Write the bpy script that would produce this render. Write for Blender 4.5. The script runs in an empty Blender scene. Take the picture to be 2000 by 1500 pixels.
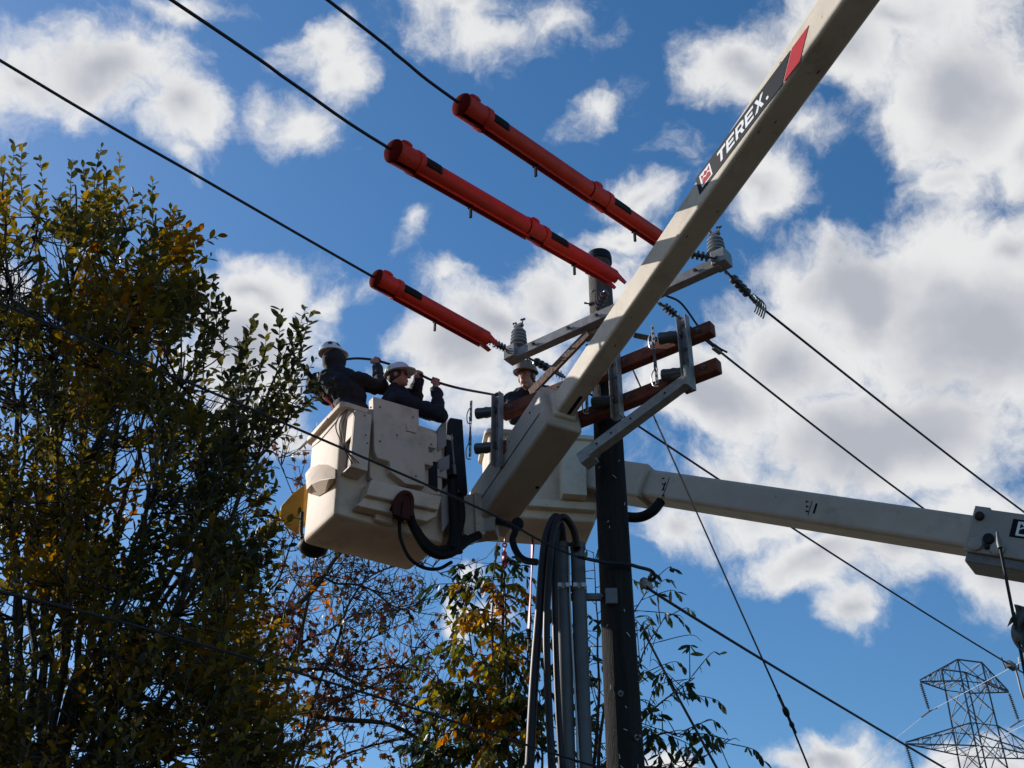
import bpy, bmesh, math, random
from mathutils import Vector as V, Matrix, noise
R = math.radians
random.seed(7)
sc = bpy.context.scene
col = sc.collection

# ------------------------------------------------------------------ camera
FPX, PITCH, CAMZ = 2400.0, R(34.3), 1.6
cp, sp = math.cos(PITCH), math.sin(PITCH)
cam_d = bpy.data.cameras.new('camera')
cam_d.sensor_width = 36.0
cam_d.lens = 36.0 * FPX / 2000.0
cam_d.clip_start = 0.05
cam_d.clip_end = 6000
cam = bpy.data.objects.new('camera', cam_d)
col.objects.link(cam)
cam.location = (0, 0, CAMZ)
cam.rotation_euler = (math.pi / 2 + PITCH, 0, 0)
sc.camera = cam

# ------------------------------------------------------------------ light
SUN_AZ, SUN_EL = R(28), R(26)          # azimuth: how far behind the picture plane, measured from the left
S_DIR = V((-math.cos(SUN_EL) * math.cos(SUN_AZ), math.cos(SUN_EL) * math.sin(SUN_AZ), math.sin(SUN_EL)))
sun_d = bpy.data.lights.new('sun', 'SUN')
sun_d.energy = 4.8
sun_d.angle = R(0.53)
sun_d.color = (1.0, 0.955, 0.90)
sun = bpy.data.objects.new('sun', sun_d)
col.objects.link(sun)
sun.location = S_DIR * 50
sun.rotation_euler = (-S_DIR).to_track_quat('-Z', 'Y').to_euler()
SKY_STRENGTH, CLOUD_STRENGTH = 0.14, 0.80
sc.view_settings.view_transform = 'Standard'
sc.view_settings.look = 'None'
sc.view_settings.gamma = 1.0
sc.view_settings.use_curve_mapping = False
sc.view_settings.exposure = 0.06


def ray(x, y):
    u = (x - 1000) / FPX
    v = (750 - y) / FPX
    return V((u, cp - v * sp, sp + v * cp))


CAM = V((0, 0, CAMZ))


def PY(x, y, Y):
    r = ray(x, y)
    return CAM + r * (Y / r.y)


def PZ(x, y, z):
    r = ray(x, y)
    return CAM + r * ((z - CAMZ) / r.z)


def PD(x, y, d):
    return CAM + ray(x, y) * d


def PP(x, y, p0, n):
    r = ray(x, y)
    return CAM + r * ((p0 - CAM).dot(n) / r.dot(n))


# ------------------------------------------------------------------ sky
def build_world():
    w = bpy.data.worlds.new("World")
    sc.world = w
    w.use_nodes = True
    nt = w.node_tree
    N, Lk = nt.nodes, nt.links
    N.clear()

    def node(t, **k):
        n = N.new(t)
        for a, b in k.items():
            setattr(n, a, b)
        return n

    def put(s, val):
        if isinstance(val, bpy.types.NodeSocket):
            Lk.new(val, s)
        else:
            s.default_value = val

    def m(op, a, b=0.0, c=None, clamp=False):
        n = node('ShaderNodeMath', operation=op, use_clamp=clamp)
        put(n.inputs[0], a)
        put(n.inputs[1], b)
        if c is not None:
            put(n.inputs[2], c)
        return n.outputs[0]

    def vm(op, a, b=None, out=0):
        n = node('ShaderNodeVectorMath', operation=op)
        put(n.inputs[0], a)
        if b is not None:
            if op == 'SCALE':
                put(n.inputs[3], b)
            else:
                put(n.inputs[1], b)
        return n.outputs[out]

    def ss(x, lo, hi):
        n = node('ShaderNodeMapRange', interpolation_type='SMOOTHSTEP')
        put(n.inputs[0], x)
        n.inputs[1].default_value = lo
        n.inputs[2].default_value = hi
        return n.outputs[0]

    def nz(vec, scale, detail, rough, lac=2.0):
        n = node('ShaderNodeTexNoise')
        put(n.inputs['Vector'], vec)
        n.inputs['Scale'].default_value = scale
        n.inputs['Detail'].default_value = detail
        n.inputs['Roughness'].default_value = rough
        n.inputs['Lacunarity'].default_value = lac
        return n

    d0 = node('ShaderNodeTexCoord').outputs['Generated']
    w1 = nz(d0, 7.0, 3, .55).outputs['Color']
    w2 = nz(d0, 26.0, 4, .6).outputs['Color']
    off1 = vm('SCALE', vm('SUBTRACT', w1, (.5, .5, .5)), 0.085)
    off2 = vm('SCALE', vm('SUBTRACT', w2, (.5, .5, .5)), 0.030)
    d = vm('ADD', vm('ADD', d0, off1), off2)

    # clouds of the day: each a soft ellipsoidal bank at a fixed direction of the sky
    # (pixel direction x, y, half width, half height, tilt deg, weight)
    B = [(215, 155, 250, 125, 10, 1.05), (385, 225, 115, 130, 0, 1.0), (365, 330, 50, 75, 10, .75), (70, 170, 110, 80, -20, .9),
         (390, 15, 160, 40, 0, .75), (610, 90, 95, 75, 25, .78), (655, 160, 100, 75, 30, .78), (590, 255, 85, 75, -20, .72), (515, 215, 50, 80, 15, .6),
         (980, 50, 210, 85, 5, .62), (920, 10, 160, 45, 0, .7), (1110, 25, 130, 60, -20, .6), (1180, 185, 105, 70, 20, .62),
         (1440, 150, 190, 105, -15, .95), (1660, 70, 240, 140, -5, 1.0), (1880, 180, 220, 260, 10, 1.1), (1780, 30, 300, 100, 0, 1.0), (1840, 350, 130, 90, 0, .8), (1990, 300, 90, 140, 0, .9),
         (1490, 375, 140, 85, 10, .95), (1270, 395, 110, 62, -10, .85), (1230, 470, 90, 40, 0, .8),
         (1700, 560, 250, 170, -10, 1.2), (1640, 480, 110, 80, 0, .95), (1900, 620, 300, 260, 0, 1.25), (1520, 690, 200, 150, 0, 1.1), (1380, 780, 240, 150, 0, 1.1),
         (1700, 850, 420, 190, 5, 1.25), (1930, 1080, 190, 170, 30, 1.1), (1480, 960, 260, 120, 0, 1.0), (1320, 1020, 110, 80, 0, .9), (1600, 1080, 250, 85, 8, .95),
         (1640, 1190, 75, 95, -10, .95), (1780, 1080, 200, 110, 10, 1.0), (1990, 480, 120, 90, 0, 1.0),
         (500, 570, 185, 80, 5, .9), (640, 570, 75, 45, 10, .75), (470, 680, 210, 150, 0, 1.1), (470, 800, 150, 130, 0, 1.0), (560, 850, 90, 50, 0, .8),
         (880, 690, 200, 105, -20, 1.0), (1060, 590, 110, 130, -20, 1.0), (960, 650, 190, 95, -25, 1.05), (800, 760, 110, 60, 0, .9), (1150, 560, 150, 80, 0, .9), (980, 800, 170, 80, 0, .9),
         (860, 560, 95, 40, 10, .55), (800, 445, 32, 60, -25, .42), (460, 520, 70, 40, 0, .7), (720, 560, 60, 35, 0, .5),
         (40, 555, 80, 80, 0, 1.0), (160, 480, 60, 60, 0, .6), (910, 1235, 60, 85, 25, .9), (1000, 1240, 70, 50, 0, .7), (945, 1130, 35, 40, 0, .5),
         (1640, 1492, 125, 62, 0, 1.1), (1590, 1500, 90, 40, 0, 1.0), (1300, 1495, 95, 60, 0, 1.0), (1910, 1480, 115, 60, 25, 1.0), (1985, 1500, 60, 80, 0, 1.0), (1060, 1490, 80, 50, 0, .7),
         (1330, 300, 90, 90, 30, .35), (1560, 250, 150, 60, 20, .55)]
    field = None
    for (x, y, a, b, t, wt) in B:
        c = ray(x, y).normalized()
        ex = (ray(x + 10, y) - ray(x - 10, y)).normalized()
        ex = (ex - c * ex.dot(c)).normalized()
        ey = c.cross(ex)
        k = math.cos(R(t))
        s = math.sin(R(t))
        e1, e2 = ex * k + ey * (-s), ex * s + ey * k
        cmb = node('ShaderNodeCombineXYZ')
        f1, f2 = a / FPX, b / FPX
        put(cmb.inputs[0], vm('DOT_PRODUCT', d, e1 / f1, 1))
        put(cmb.inputs[1], vm('DOT_PRODUCT', d, e2 / f2, 1))
        q = vm('LENGTH', cmb.outputs[0], None, 1)
        val = m('MULTIPLY_ADD', q, -wt, wt)
        if field is None:
            field = val
        else:
            n = node('ShaderNodeMath', operation='SMOOTH_MAX')
            put(n.inputs[0], field)
            put(n.inputs[1], val)
            n.inputs[2].default_value = .22
            field = n.outputs[0]
    # elsewhere in the sky broken cloud goes on, thinned to lower the fill
    fdot = vm('DOT_PRODUCT', d0, V((0, cp, sp)), 1)
    outside = ss(fdot, .885, .84)
    gen = m('MULTIPLY_ADD', nz(d0, 2.6, 3, .5).outputs['Fac'], 3.0, -1.95)
    field = m('MAXIMUM', m('SUBTRACT', field, m('MULTIPLY', outside, .0)), m('SUBTRACT', gen, m('MULTIPLY', m('SUBTRACT', 1.0, outside), 3.0)))
    fb = nz(d, 13.0, 9, .62).outputs['Fac']
    fb2 = nz(d, 40.0, 6, .65).outputs['Fac']
    dens = m('ADD', field, m('MULTIPLY', m('SUBTRACT', fb, .5), 1.55))
    dens = m('ADD', dens, m('MULTIPLY', m('SUBTRACT', fb2, .5), .55))
    alpha = ss(dens, .03, .68)
    alpha = m('MULTIPLY', alpha, .97)
    # thick cores are greyer than the sun-struck fringes
    grey_n = nz(vm('ADD', d0, off1), 8.0, 5, .55).outputs['Fac']
    thick = ss(m('ADD', field, m('MULTIPLY', m('SUBTRACT', grey_n, .5), .8)), .50, 1.10)
    cr = node('ShaderNodeMix', data_type='RGBA')
    put(cr.inputs[0], thick)
    cr.inputs[6].default_value = (1.0, 1.0, 1.0, 1)
    cr.inputs[7].default_value = (.56, .585, .65, 1)

    sky = node('ShaderNodeTexSky', sky_type='NISHITA', sun_disc=False)
    sky.sun_elevation = SUN_EL
    sky.sun_rotation = math.atan2(S_DIR.x, S_DIR.y)
    sky.altitude = 100
    sky.air_density = 1.0
    sky.dust_density = 0.6
    sky.ozone_density = 2.0
    hs = node('ShaderNodeHueSaturation')
    hs.inputs['Saturation'].default_value = 1.3
    hs.inputs['Value'].default_value = 1.0
    Lk.new(sky.outputs[0], hs.inputs['Color'])
    b1 = node('ShaderNodeBackground')
    b1.inputs[1].default_value = SKY_STRENGTH
    Lk.new(hs.outputs[0], b1.inputs[0])
    b2 = node('ShaderNodeBackground')
    b2.inputs[1].default_value = CLOUD_STRENGTH
    Lk.new(cr.outputs[2], b2.inputs[0])
    mx = node('ShaderNodeMixShader')
    Lk.new(alpha, mx.inputs[0])
    Lk.new(b1.outputs[0], mx.inputs[1])
    Lk.new(b2.outputs[0], mx.inputs[2])
    out = node('ShaderNodeOutputWorld')
    Lk.new(mx.outputs[0], out.inputs[0])


build_world()


# ------------------------------------------------------------------ materials
def mat(name, c, rough=.6, metal=0.0, var=.25, scale=6.0, dirt=None, dirt_amt=.0, dirt_scale=3.0, bump=.0, bump_scale=60.0, stretch=(1, 1, 1), spec=.4, specks=0):
    m = bpy.data.materials.new(name)
    m.use_nodes = True
    nt = m.node_tree
    N, L = nt.nodes, nt.links
    b = N['Principled BSDF']
    tc = N.new('ShaderNodeTexCoord')
    mp = N.new('ShaderNodeMapping')
    mp.inputs['Scale'].default_value = stretch
    L.new(tc.outputs['Object'], mp.inputs[0])
    n1 = N.new('ShaderNodeTexNoise')
    n1.inputs['Scale'].default_value = scale
    n1.inputs['Detail'].default_value = 7
    n1.inputs['Roughness'].default_value = .65
    L.new(mp.outputs[0], n1.inputs['Vector'])
    mr = N.new('ShaderNodeMapRange')
    mr.inputs[1].default_value = .3
    mr.inputs[2].default_value = .7
    mr.inputs[3].default_value = 1 - var
    mr.inputs[4].default_value = 1 + var
    L.new(n1.outputs['Fac'], mr.inputs[0])
    vmn = N.new('ShaderNodeVectorMath')
    vmn.operation = 'SCALE'
    vmn.inputs[0].default_value = c[:3]
    L.new(mr.outputs[0], vmn.inputs[3])
    outc = vmn.outputs[0]
    if dirt:
        n2 = N.new('ShaderNodeTexNoise')
        n2.inputs['Scale'].default_value = dirt_scale
        n2.inputs['Detail'].default_value = 9
        n2.inputs['Roughness'].default_value = .7
        L.new(mp.outputs[0], n2.inputs['Vector'])
        r2 = N.new('ShaderNodeMapRange')
        r2.interpolation_type = 'SMOOTHSTEP'
        r2.inputs[1].default_value = .48
        r2.inputs[2].default_value = .78
        r2.inputs[4].default_value = dirt_amt
        L.new(n2.outputs['Fac'], r2.inputs[0])
        mx = N.new('ShaderNodeMix')
        mx.data_type = 'RGBA'
        L.new(r2.outputs[0], mx.inputs[0])
        L.new(outc, mx.inputs[6])
        mx.inputs[7].default_value = (*dirt, 1)
        outc = mx.outputs[2]
    if specks:
        n4 = N.new('ShaderNodeTexNoise')
        n4.inputs['Scale'].default_value = specks
        n4.inputs['Detail'].default_value = 4
        n4.inputs['Roughness'].default_value = .75
        L.new(tc.outputs['Object'], n4.inputs['Vector'])
        r4 = N.new('ShaderNodeMapRange')
        r4.inputs[1].default_value = .66
        r4.inputs[2].default_value = .72
        r4.inputs[4].default_value = .75
        L.new(n4.outputs['Fac'], r4.inputs[0])
        m4 = N.new('ShaderNodeMix')
        m4.data_type = 'RGBA'
        L.new(r4.outputs[0], m4.inputs[0])
        L.new(outc, m4.inputs[6])
        m4.inputs[7].default_value = (c[0] * .22, c[1] * .2, c[2] * .18, 1)
        outc = m4.outputs[2]
    L.new(outc, b.inputs['Base Color'])
    b.inputs['Roughness'].default_value = rough
    b.inputs['Metallic'].default_value = metal
    b.inputs['Specular IOR Level'].default_value = spec
    if bump:
        n3 = N.new('ShaderNodeTexNoise')
        n3.inputs['Scale'].default_value = bump_scale
        n3.inputs['Detail'].default_value = 5
        L.new(mp.outputs[0], n3.inputs['Vector'])
        bp = N.new('ShaderNodeBump')
        bp.inputs['Strength'].default_value = bump
        bp.inputs['Distance'].default_value = .02
        L.new(n3.outputs['Fac'], bp.inputs['Height'])
        L.new(bp.outputs[0], b.inputs['Normal'])
    return m


def leaf_mat(name, ramp, attr=True, trans=.55):
    m = bpy.data.materials.new(name)
    m.use_nodes = True
    N, L = m.node_tree.nodes, m.node_tree.links
    N.clear()
    if attr:
        a = N.new('ShaderNodeAttribute')
        a.attribute_name = 'tint'
        fac = a.outputs['Fac']
    else:
        a = N.new('ShaderNodeObjectInfo')
        fac = a.outputs['Alpha']
    r = N.new('ShaderNodeValToRGB')
    el = r.color_ramp.elements
    while len(el) > 1:
        el.remove(el[-1])
    for i, (p, c) in enumerate(ramp):
        e = el[0] if i == 0 else el.new(p)
        e.position = p
        e.color = (*c, 1)
    L.new(fac, r.inputs[0])
    n = N.new('ShaderNodeTexNoise')
    tc = N.new('ShaderNodeTexCoord')
    L.new(tc.outputs['Object'], n.inputs['Vector'])
    n.inputs['Scale'].default_value = 40
    hs = N.new('ShaderNodeHueSaturation')
    mr = N.new('ShaderNodeMapRange')
    mr.inputs[3].default_value = .65
    mr.inputs[4].default_value = 1.35
    L.new(n.outputs['Fac'], mr.inputs[0])
    L.new(mr.outputs[0], hs.inputs['Value'])
    L.new(r.outputs[0], hs.inputs['Color'])
    p = N.new('ShaderNodeBsdfPrincipled')
    p.inputs['Roughness'].default_value = .42
    p.inputs['Specular IOR Level'].default_value = .4
    L.new(hs.outputs[0], p.inputs['Base Color'])
    t = N.new('ShaderNodeBsdfTranslucent')
    hs2 = N.new('ShaderNodeHueSaturation')
    hs2.inputs['Value'].default_value = 1.5
    hs2.inputs['Saturation'].default_value = 1.1
    L.new(hs.outputs[0], hs2.inputs['Color'])
    L.new(hs2.outputs[0], t.inputs[0])
    mx = N.new('ShaderNodeMixShader')
    mx.inputs[0].default_value = trans
    L.new(p.outputs[0], mx.inputs[1])
    L.new(t.outputs[0], mx.inputs[2])
    o = N.new('ShaderNodeOutputMaterial')
    L.new(mx.outputs[0], o.inputs[0])
    return m


M = dict(
    fibre=mat('fibreglass_cream', (.63, .545, .435), .6, 0, .08, 4, (.24, .18, .12), .55, 2.6, .05, 30, specks=15, spec=.15),
    bucketfibre=mat('bucket_fibreglass', (.66, .53, .415), .6, 0, .08, 4, (.22, .16, .11), .6, 2.2, .05, 30, specks=15, spec=.15),
    fibre_grey=mat('fibreglass_grey_white', (.46, .395, .33), .5, 0, .08, 4, (.17, .14, .11), .5, 2.5, .05, 30, specks=13, spec=.15),
    steelpaint=mat('painted_grey_steel', (.30, .27, .245), .5, 0, .1, 8, (.12, .09, .06), .4, 4, .05, 40),
    galv=mat('galvanised_steel', (.29, .275, .26), .55, .3, .25, 14, (.10, .075, .055), .5, 6, .05, 50, specks=30),
    galv_dark=mat('weathered_steel', (.15, .15, .15), .55, .35, .25, 14, (.10, .05, .03), .4, 7, .05, 50),
    alu=mat('perforated_strap_metal', (.45, .45, .44), .4, .4, .1, 10),
    dark=mat('dark_grey_plastic', (.014, .014, .016), .6, 0, .3, 8, bump=.1, spec=.2),
    black=mat('black_rubber', (.009, .0085, .0085), .6, 0, .3, 9, bump=.15, bump_scale=90, spec=.15),
    redblack=mat('red_black_cable_jacket', (.016, .007, .0075), .45, 0, .4, 5, spec=.3),
    brownhose=mat('brown_hose', (.055, .014, .011), .6, 0, .35, 7, spec=.15),
    orange_shaded=mat('shaded_orange_rubber', (.12, .010, .008), .9, 0, .2, 7, spec=.02),
    wire=mat('weathered_conductor', (.016, .016, .02), .6, .1, .2, 20),
    orange=mat('orange_rubber', (.58, .034, .012), .5, 0, .18, 4, (.16, .018, .01), .65, 5, .08, 40, spec=.25, specks=18),
    pole=mat('weathered_pole_wood', (.026, .023, .022), .85, 0, .5, 5, (.009, .008, .008), .8, 2.5, 1.0, 22, stretch=(6, 6, .35), spec=.15),
    poletop=mat('bleached_pole_wood', (.085, .072, .06), .85, 0, .5, 6, (.03, .025, .022), .9, 3, 1.0, 26, stretch=(6, 6, .5)),
    redwood=mat('stained_arm_wood', (.18, .045, .019), .75, 0, .45, 4, (.045, .013, .009), .8, 3.5, .5, 30, stretch=(3, 3, 6)),
    plank=mat('brown_brace_wood', (.16, .085, .05), .75, 0, .35, 4, (.05, .03, .02), .6, 4, .4, 30),
    bark=mat('brown_bark', (.06, .048, .038), .9, 0, .4, 12, (.02, .018, .015), .6, 6, .8, 40),
    porcelain=mat('grey_porcelain', (.30, .32, .33), .22, 0, .08, 5, spec=.6),
    porcelain_dark=mat('dark_porcelain', (.05, .055, .06), .25, 0, .15, 8, spec=.6),
    pvc=mat('grey_pvc', (.095, .095, .10), .5, 0, .2, 4, (.05, .045, .042), .5, 3, spec=.3),
    white=mat('white_plastic', (.78, .77, .74), .35, 0, .05, 5, (.35, .3, .25), .3, 8),
    hatwhite=mat('hat_white', (.70, .71, .72), .3, 0, .05, 6, (.3, .27, .24), .35, 14, spec=.5),
    hatbrown=mat('hat_tan', (.22, .145, .09), .4, 0, .1, 6, (.1, .06, .04), .4, 10),
    skin=mat('skin', (.36, .17, .115), .55, 0, .12, 18, bump=.05),
    charcoal=mat('charcoal_cloth', (.019, .015, .016), .85, 0, .3, 7, bump=.5, bump_scale=14),
    navy=mat('navy_cloth', (.010, .011, .018), .8, 0, .3, 7, bump=.5, bump_scale=14),
    denim=mat('denim_cloth', (.03, .04, .07), .85, 0, .2, 9, bump=.3),
    leather=mat('tan_leather', (.16, .085, .045), .6, 0, .2, 12),
    boot=mat('boot_leather', (.05, .03, .02), .6),
    hair=mat('brown_hair', (.05, .028, .016), .7, 0, .3, 60),
    lens=mat('tinted_lens', (.01, .01, .012), .1, 0, .1, spec=.7),
    black_ink=mat('black_decal', (.008, .009, .014), .6, 0, .1, 6, spec=.12),
    red_ink=mat('red_decal', (.42, .008, .018), .6, 0, .08, 6, spec=.15),
    white_ink=mat('white_decal', (.78, .78, .76), .4, 0, .04, 6),
    redmetal=mat('red_painted_metal', (.35, .03, .03), .4, .1, .25, 20),
    redstick=mat('red_stick', (.42, .03, .03), .35, 0, .1, 10),
    yellow=mat('yellow_apron_plastic', (.52, .27, .03), .5, 0, .25, 4, (.2, .09, .02), .5, 5),
    lime=mat('reflective_yellow', (.65, .70, .05), .5),
    rag=mat('grey_rag_cloth', (.10, .095, .09), .9, 0, .4, 9),
    tower=mat('tower_steel', (.09, .095, .11), .6, .2, .15, 1.5),
    towerwire=mat('far_conductor', (.30, .31, .33), .5, .3, .1, 1.0),
)
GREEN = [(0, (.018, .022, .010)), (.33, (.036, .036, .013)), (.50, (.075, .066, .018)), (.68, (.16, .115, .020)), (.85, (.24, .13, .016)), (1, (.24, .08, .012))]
RUST = [(0, (.045, .018, .016)), (.35, (.10, .035, .020)), (.55, (.07, .065, .018)), (.75, (.26, .06, .015)), (1, (.42, .13, .012))]
CHER = [(0, (.016, .030, .011)), (.4, (.030, .046, .013)), (.6, (.10, .10, .018)), (.78, (.30, .20, .016)), (1, (.46, .16, .012))]
M['leaf_green'] = leaf_mat('broad_leaf_foliage', GREEN)
M['leaf_rust'] = leaf_mat('rust_leaf_foliage', RUST)
M['leaf_cherry'] = leaf_mat('long_leaf_foliage', CHER)
for nm_, rp_ in (('green', GREEN), ('rust', RUST), ('cherry', CHER)):
    M['one_' + nm_] = leaf_mat('single_%s_leaf' % nm_, rp_, attr=False)


# ------------------------------------------------------------------ mesh helpers
def frame(axis, up=V((0, 0, 1))):
    a = axis.normalized()
    s = a.cross(up)
    if s.length < 1e-4:
        s = a.cross(V((1, 0, 0)))
    s.normalize()
    return a, s, s.cross(a).normalized()


def spline(pts, n=6):
    pts = [V(p) for p in pts]
    if len(pts) < 3:
        return pts
    o = []
    for i in range(len(pts) - 1):
        p0 = pts[i - 1] if i else pts[0] * 2 - pts[1]
        p1, p2 = pts[i], pts[i + 1]
        p3 = pts[i + 2] if i + 2 < len(pts) else p2 * 2 - p1
        for k in range(n):
            t = k / n
            o.append(.5 * (2 * p1 + (p2 - p0) * t + (2 * p0 - 5 * p1 + 4 * p2 - p3) * t * t + (3 * p1 - p0 - 3 * p2 + p3) * t ** 3))
    o.append(pts[-1])
    return o


class MB:
    def __init__(s):
        s.v, s.f, s.t = [], [], []

    def box(s, c, ax, h):
        c = V(c)
        i = len(s.v)
        for a in (-1, 1):
            for b in (-1, 1):
                for d in (-1, 1):
                    s.v.append(c + ax[0] * (a * h[0]) + ax[1] * (b * h[1]) + ax[2] * (d * h[2]))
        flip = ax[0].cross(ax[1]).dot(ax[2]) < 0
        for q in ((0, 1, 3, 2), (4, 6, 7, 5), (0, 4, 5, 1), (2, 3, 7, 6), (0, 2, 6, 4), (1, 5, 7, 3)):
            q = q[::-1] if flip else q
            s.f.append(tuple(i + k for k in q))
        return s

    def beam(s, a, b, w, h, up=V((0, 0, 1)), w2=None, h2=None):
        a, b = V(a), V(b)
        x, y, z = frame(b - a, up)
        i = len(s.v)
        for p, ww, hh in ((a, w, h), (b, w2 or w, h2 or h)):
            for k, l in ((-1, -1), (1, -1), (1, 1), (-1, 1)):
                s.v.append(p + y * (k * ww / 2) + z * (l * hh / 2))
        s.f += [(i + 3, i + 2, i + 1, i), (i + 4, i + 5, i + 6, i + 7)]
        for k in range(4):
            s.f.append((i + k, i + (k + 1) % 4, i + 4 + (k + 1) % 4, i + 4 + k))
        return s

    def tube(s, pts, r, n=8, cap=True):
        pts = [V(p) for p in pts]
        m = len(pts)
        if not hasattr(r, '__len__'):
            r = [r] * m
        prev = None
        i0 = len(s.v)
        for k, p in enumerate(pts):
            t = (pts[min(k + 1, m - 1)] - pts[max(k - 1, 0)])
            if t.length < 1e-9:
                t = V((0, 0, 1))
            t.normalize()
            if prev is None:
                _, a, b = frame(t)
            else:
                a = prev - t * prev.dot(t)
                if a.length < 1e-6:
                    _, a, b = frame(t)
                a.normalize()
                b = t.cross(a)
            prev = a
            for j in range(n):
                g = 2 * math.pi * j / n
                s.v.append(p + a * (math.cos(g) * r[k]) + b * (math.sin(g) * r[k]))
        for k in range(m - 1):
            for j in range(n):
                q = i0 + k * n
                s.f.append((q + j, q + (j + 1) % n, q + n + (j + 1) % n, q + n + j))
        if cap:
            s.f.append(tuple(i0 + j for j in range(n))[::-1])
            s.f.append(tuple(i0 + (m - 1) * n + j for j in range(n)))
        return s

    def lathe(s, a, b, prof, n=16):
        a, b = V(a), V(b)
        d = b - a
        pts = [a + d * t for t, _ in prof]
        x, y, z = frame(d)
        i0 = len(s.v)
        for p, (_, r) in zip(pts, prof):
            for j in range(n):
                g = 2 * math.pi * j / n
                s.v.append(p + y * (math.cos(g) * r) - z * (math.sin(g) * r))
        for k in range(len(prof) - 1):
            for j in range(n):
                q = i0 + k * n
                s.f.append((q + j, q + n + j, q + n + (j + 1) % n, q + (j + 1) % n))
        s.f.append(tuple(i0 + j for j in range(n)))
        s.f.append(tuple(i0 + (len(prof) - 1) * n + j for j in range(n))[::-1])
        return s

    def prism(s, pts, d):
        pts = [V(p) for p in pts]
        n = len(pts)
        i = len(s.v)
        s.v += pts + [p + d for p in pts]
        s.f.append(tuple(range(i, i + n)))
        s.f.append(tuple(range(i + 2 * n - 1, i + n - 1, -1)))
        for k in range(n):
            s.f.append((i + k, i + n + k, i + n + (k + 1) % n, i + (k + 1) % n))
        return s

    def ell(s, c, ax, r, nu=14, nv=9):
        c = V(c)
        i0 = len(s.v)
        s.v.append(c - ax[2] * r[2])
        for k in range(1, nv):
            p = -math.pi / 2 + math.pi * k / nv
            for j in range(nu):
                g = 2 * math.pi * j / nu
                s.v.append(c + ax[0] * (r[0] * math.cos(p) * math.cos(g)) + ax[1] * (r[1] * math.cos(p) * math.sin(g)) + ax[2] * (r[2] * math.sin(p)))
        s.v.append(c + ax[2] * r[2])
        last = len(s.v) - 1
        for j in range(nu):
            s.f.append((i0, i0 + 1 + (j + 1) % nu, i0 + 1 + j))
            q = i0 + 1 + (nv - 2) * nu
            s.f.append((last, q + j, q + (j + 1) % nu))
        for k in range(nv - 2):
            q = i0 + 1 + k * nu
            for j in range(nu):
                s.f.append((q + j, q + (j + 1) % nu, q + nu + (j + 1) % nu, q + nu + j))
        return s

    def caps(s, a, b, ra, rb, n=10):
        a, b = V(a), V(b)
        d = (b - a)
        if d.length < 1e-6:
            d = V((0, 0, .001))
        t = d.normalized()
        pts, rr = [], []
        for k in range(4):
            g = math.pi / 2 * (k + .15) / 4
            pts.append(a - t * ra * math.cos(g))
            rr.append(ra * math.sin(g) + 1e-4)
        pts += [a, b]
        rr += [ra, rb]
        for k in range(3, -1, -1):
            g = math.pi / 2 * (k + .15) / 4
            pts.append(b + t * rb * math.cos(g))
            rr.append(rb * math.sin(g) + 1e-4)
        return s.tube(pts, rr, n)

    def mesh(s, name, base=V((0, 0, 0))):
        me = bpy.data.meshes.new(name)
        me.from_pydata([tuple(p - base) for p in s.v], [], s.f)
        me.update()
        return me


def base_of(v):
    x = [p.x for p in v]
    y = [p.y for p in v]
    z = [p.z for p in v]
    return V(((min(x) + max(x)) / 2, (min(y) + max(y)) / 2, min(z)))


def tag(o, label=None, cat=None, group=None, kind=None):
    if label:
        o['label'] = label
    if cat:
        o['category'] = cat
    if group:
        o['group'] = group
    if kind:
        o['kind'] = kind
    return o


def world_of(o):
    p = V((0, 0, 0))
    while o:
        p += o.location
        o = o.parent
    return p


def thing(name, loc, label, cat, group=None):
    o = bpy.data.objects.new(name, None)
    o.empty_display_size = .2
    o.location = loc
    col.objects.link(o)
    return tag(o, label, cat, group)


def fix(me):
    bm = bmesh.new()
    bm.from_mesh(me)
    bmesh.ops.recalc_face_normals(bm, faces=bm.faces)
    bm.to_mesh(me)
    bm.free()


def obj(name, mb, m, parent=None, bevel=0, smooth=True, base=None):
    if parent is not None:
        b = world_of(parent)
        me = mb.mesh(name, b)
    else:
        b = base or base_of(mb.v)
        me = mb.mesh(name, b)
    fix(me)
    if smooth:
        me.shade_smooth()
        me.set_sharp_from_angle(angle=R(38))
    me.materials.append(M[m] if isinstance(m, str) else m)
    o = bpy.data.objects.new(name, me)
    col.objects.link(o)
    if parent is not None:
        o.parent = parent
    else:
        o.location = b
    if bevel:
        md = o.modifiers.new('bevel', 'BEVEL')
        md.width = bevel
        md.segments = 3
        md.limit_method = 'ANGLE'
        md.angle_limit = R(40)
        md.harden_normals = False
    return o


X, Y, Z = V((1, 0, 0)), V((0, 1, 0)), V((0, 0, 1))

# ------------------------------------------------------------------ ground
g = MB()
n = 24
for j in range(n + 1):
    for i in range(n + 1):
        a = ((i / n) * 2 - 1)
        b = ((j / n) * 2 - 1)
        g.v.append(V((math.copysign(abs(a) ** 3, a) * 2500, math.copysign(abs(b) ** 3, b) * 2500, 0)))
for j in range(n):
    for i in range(n):
        q = j * (n + 1) + i
        g.f.append((q, q + 1, q + n + 2, q + n + 1))
M['ground'] = mat('dry_grass_and_gravel', (.04, .028, .018), .95, 0, .4, .6, (.024, .022, .013), .8, .25, .3, 8)
tag(obj('ground', g, 'ground', base=V((0, 0, 0))), kind='structure')
rd = MB()
rd.box((4, 1.5, .06), (X, Y, Z), (400, 3.2, .06))
M['asphalt'] = mat('asphalt', (.045, .042, .039), .9, 0, .3, 3, (.055, .05, .046), .5, .8, .2, 50)
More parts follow.
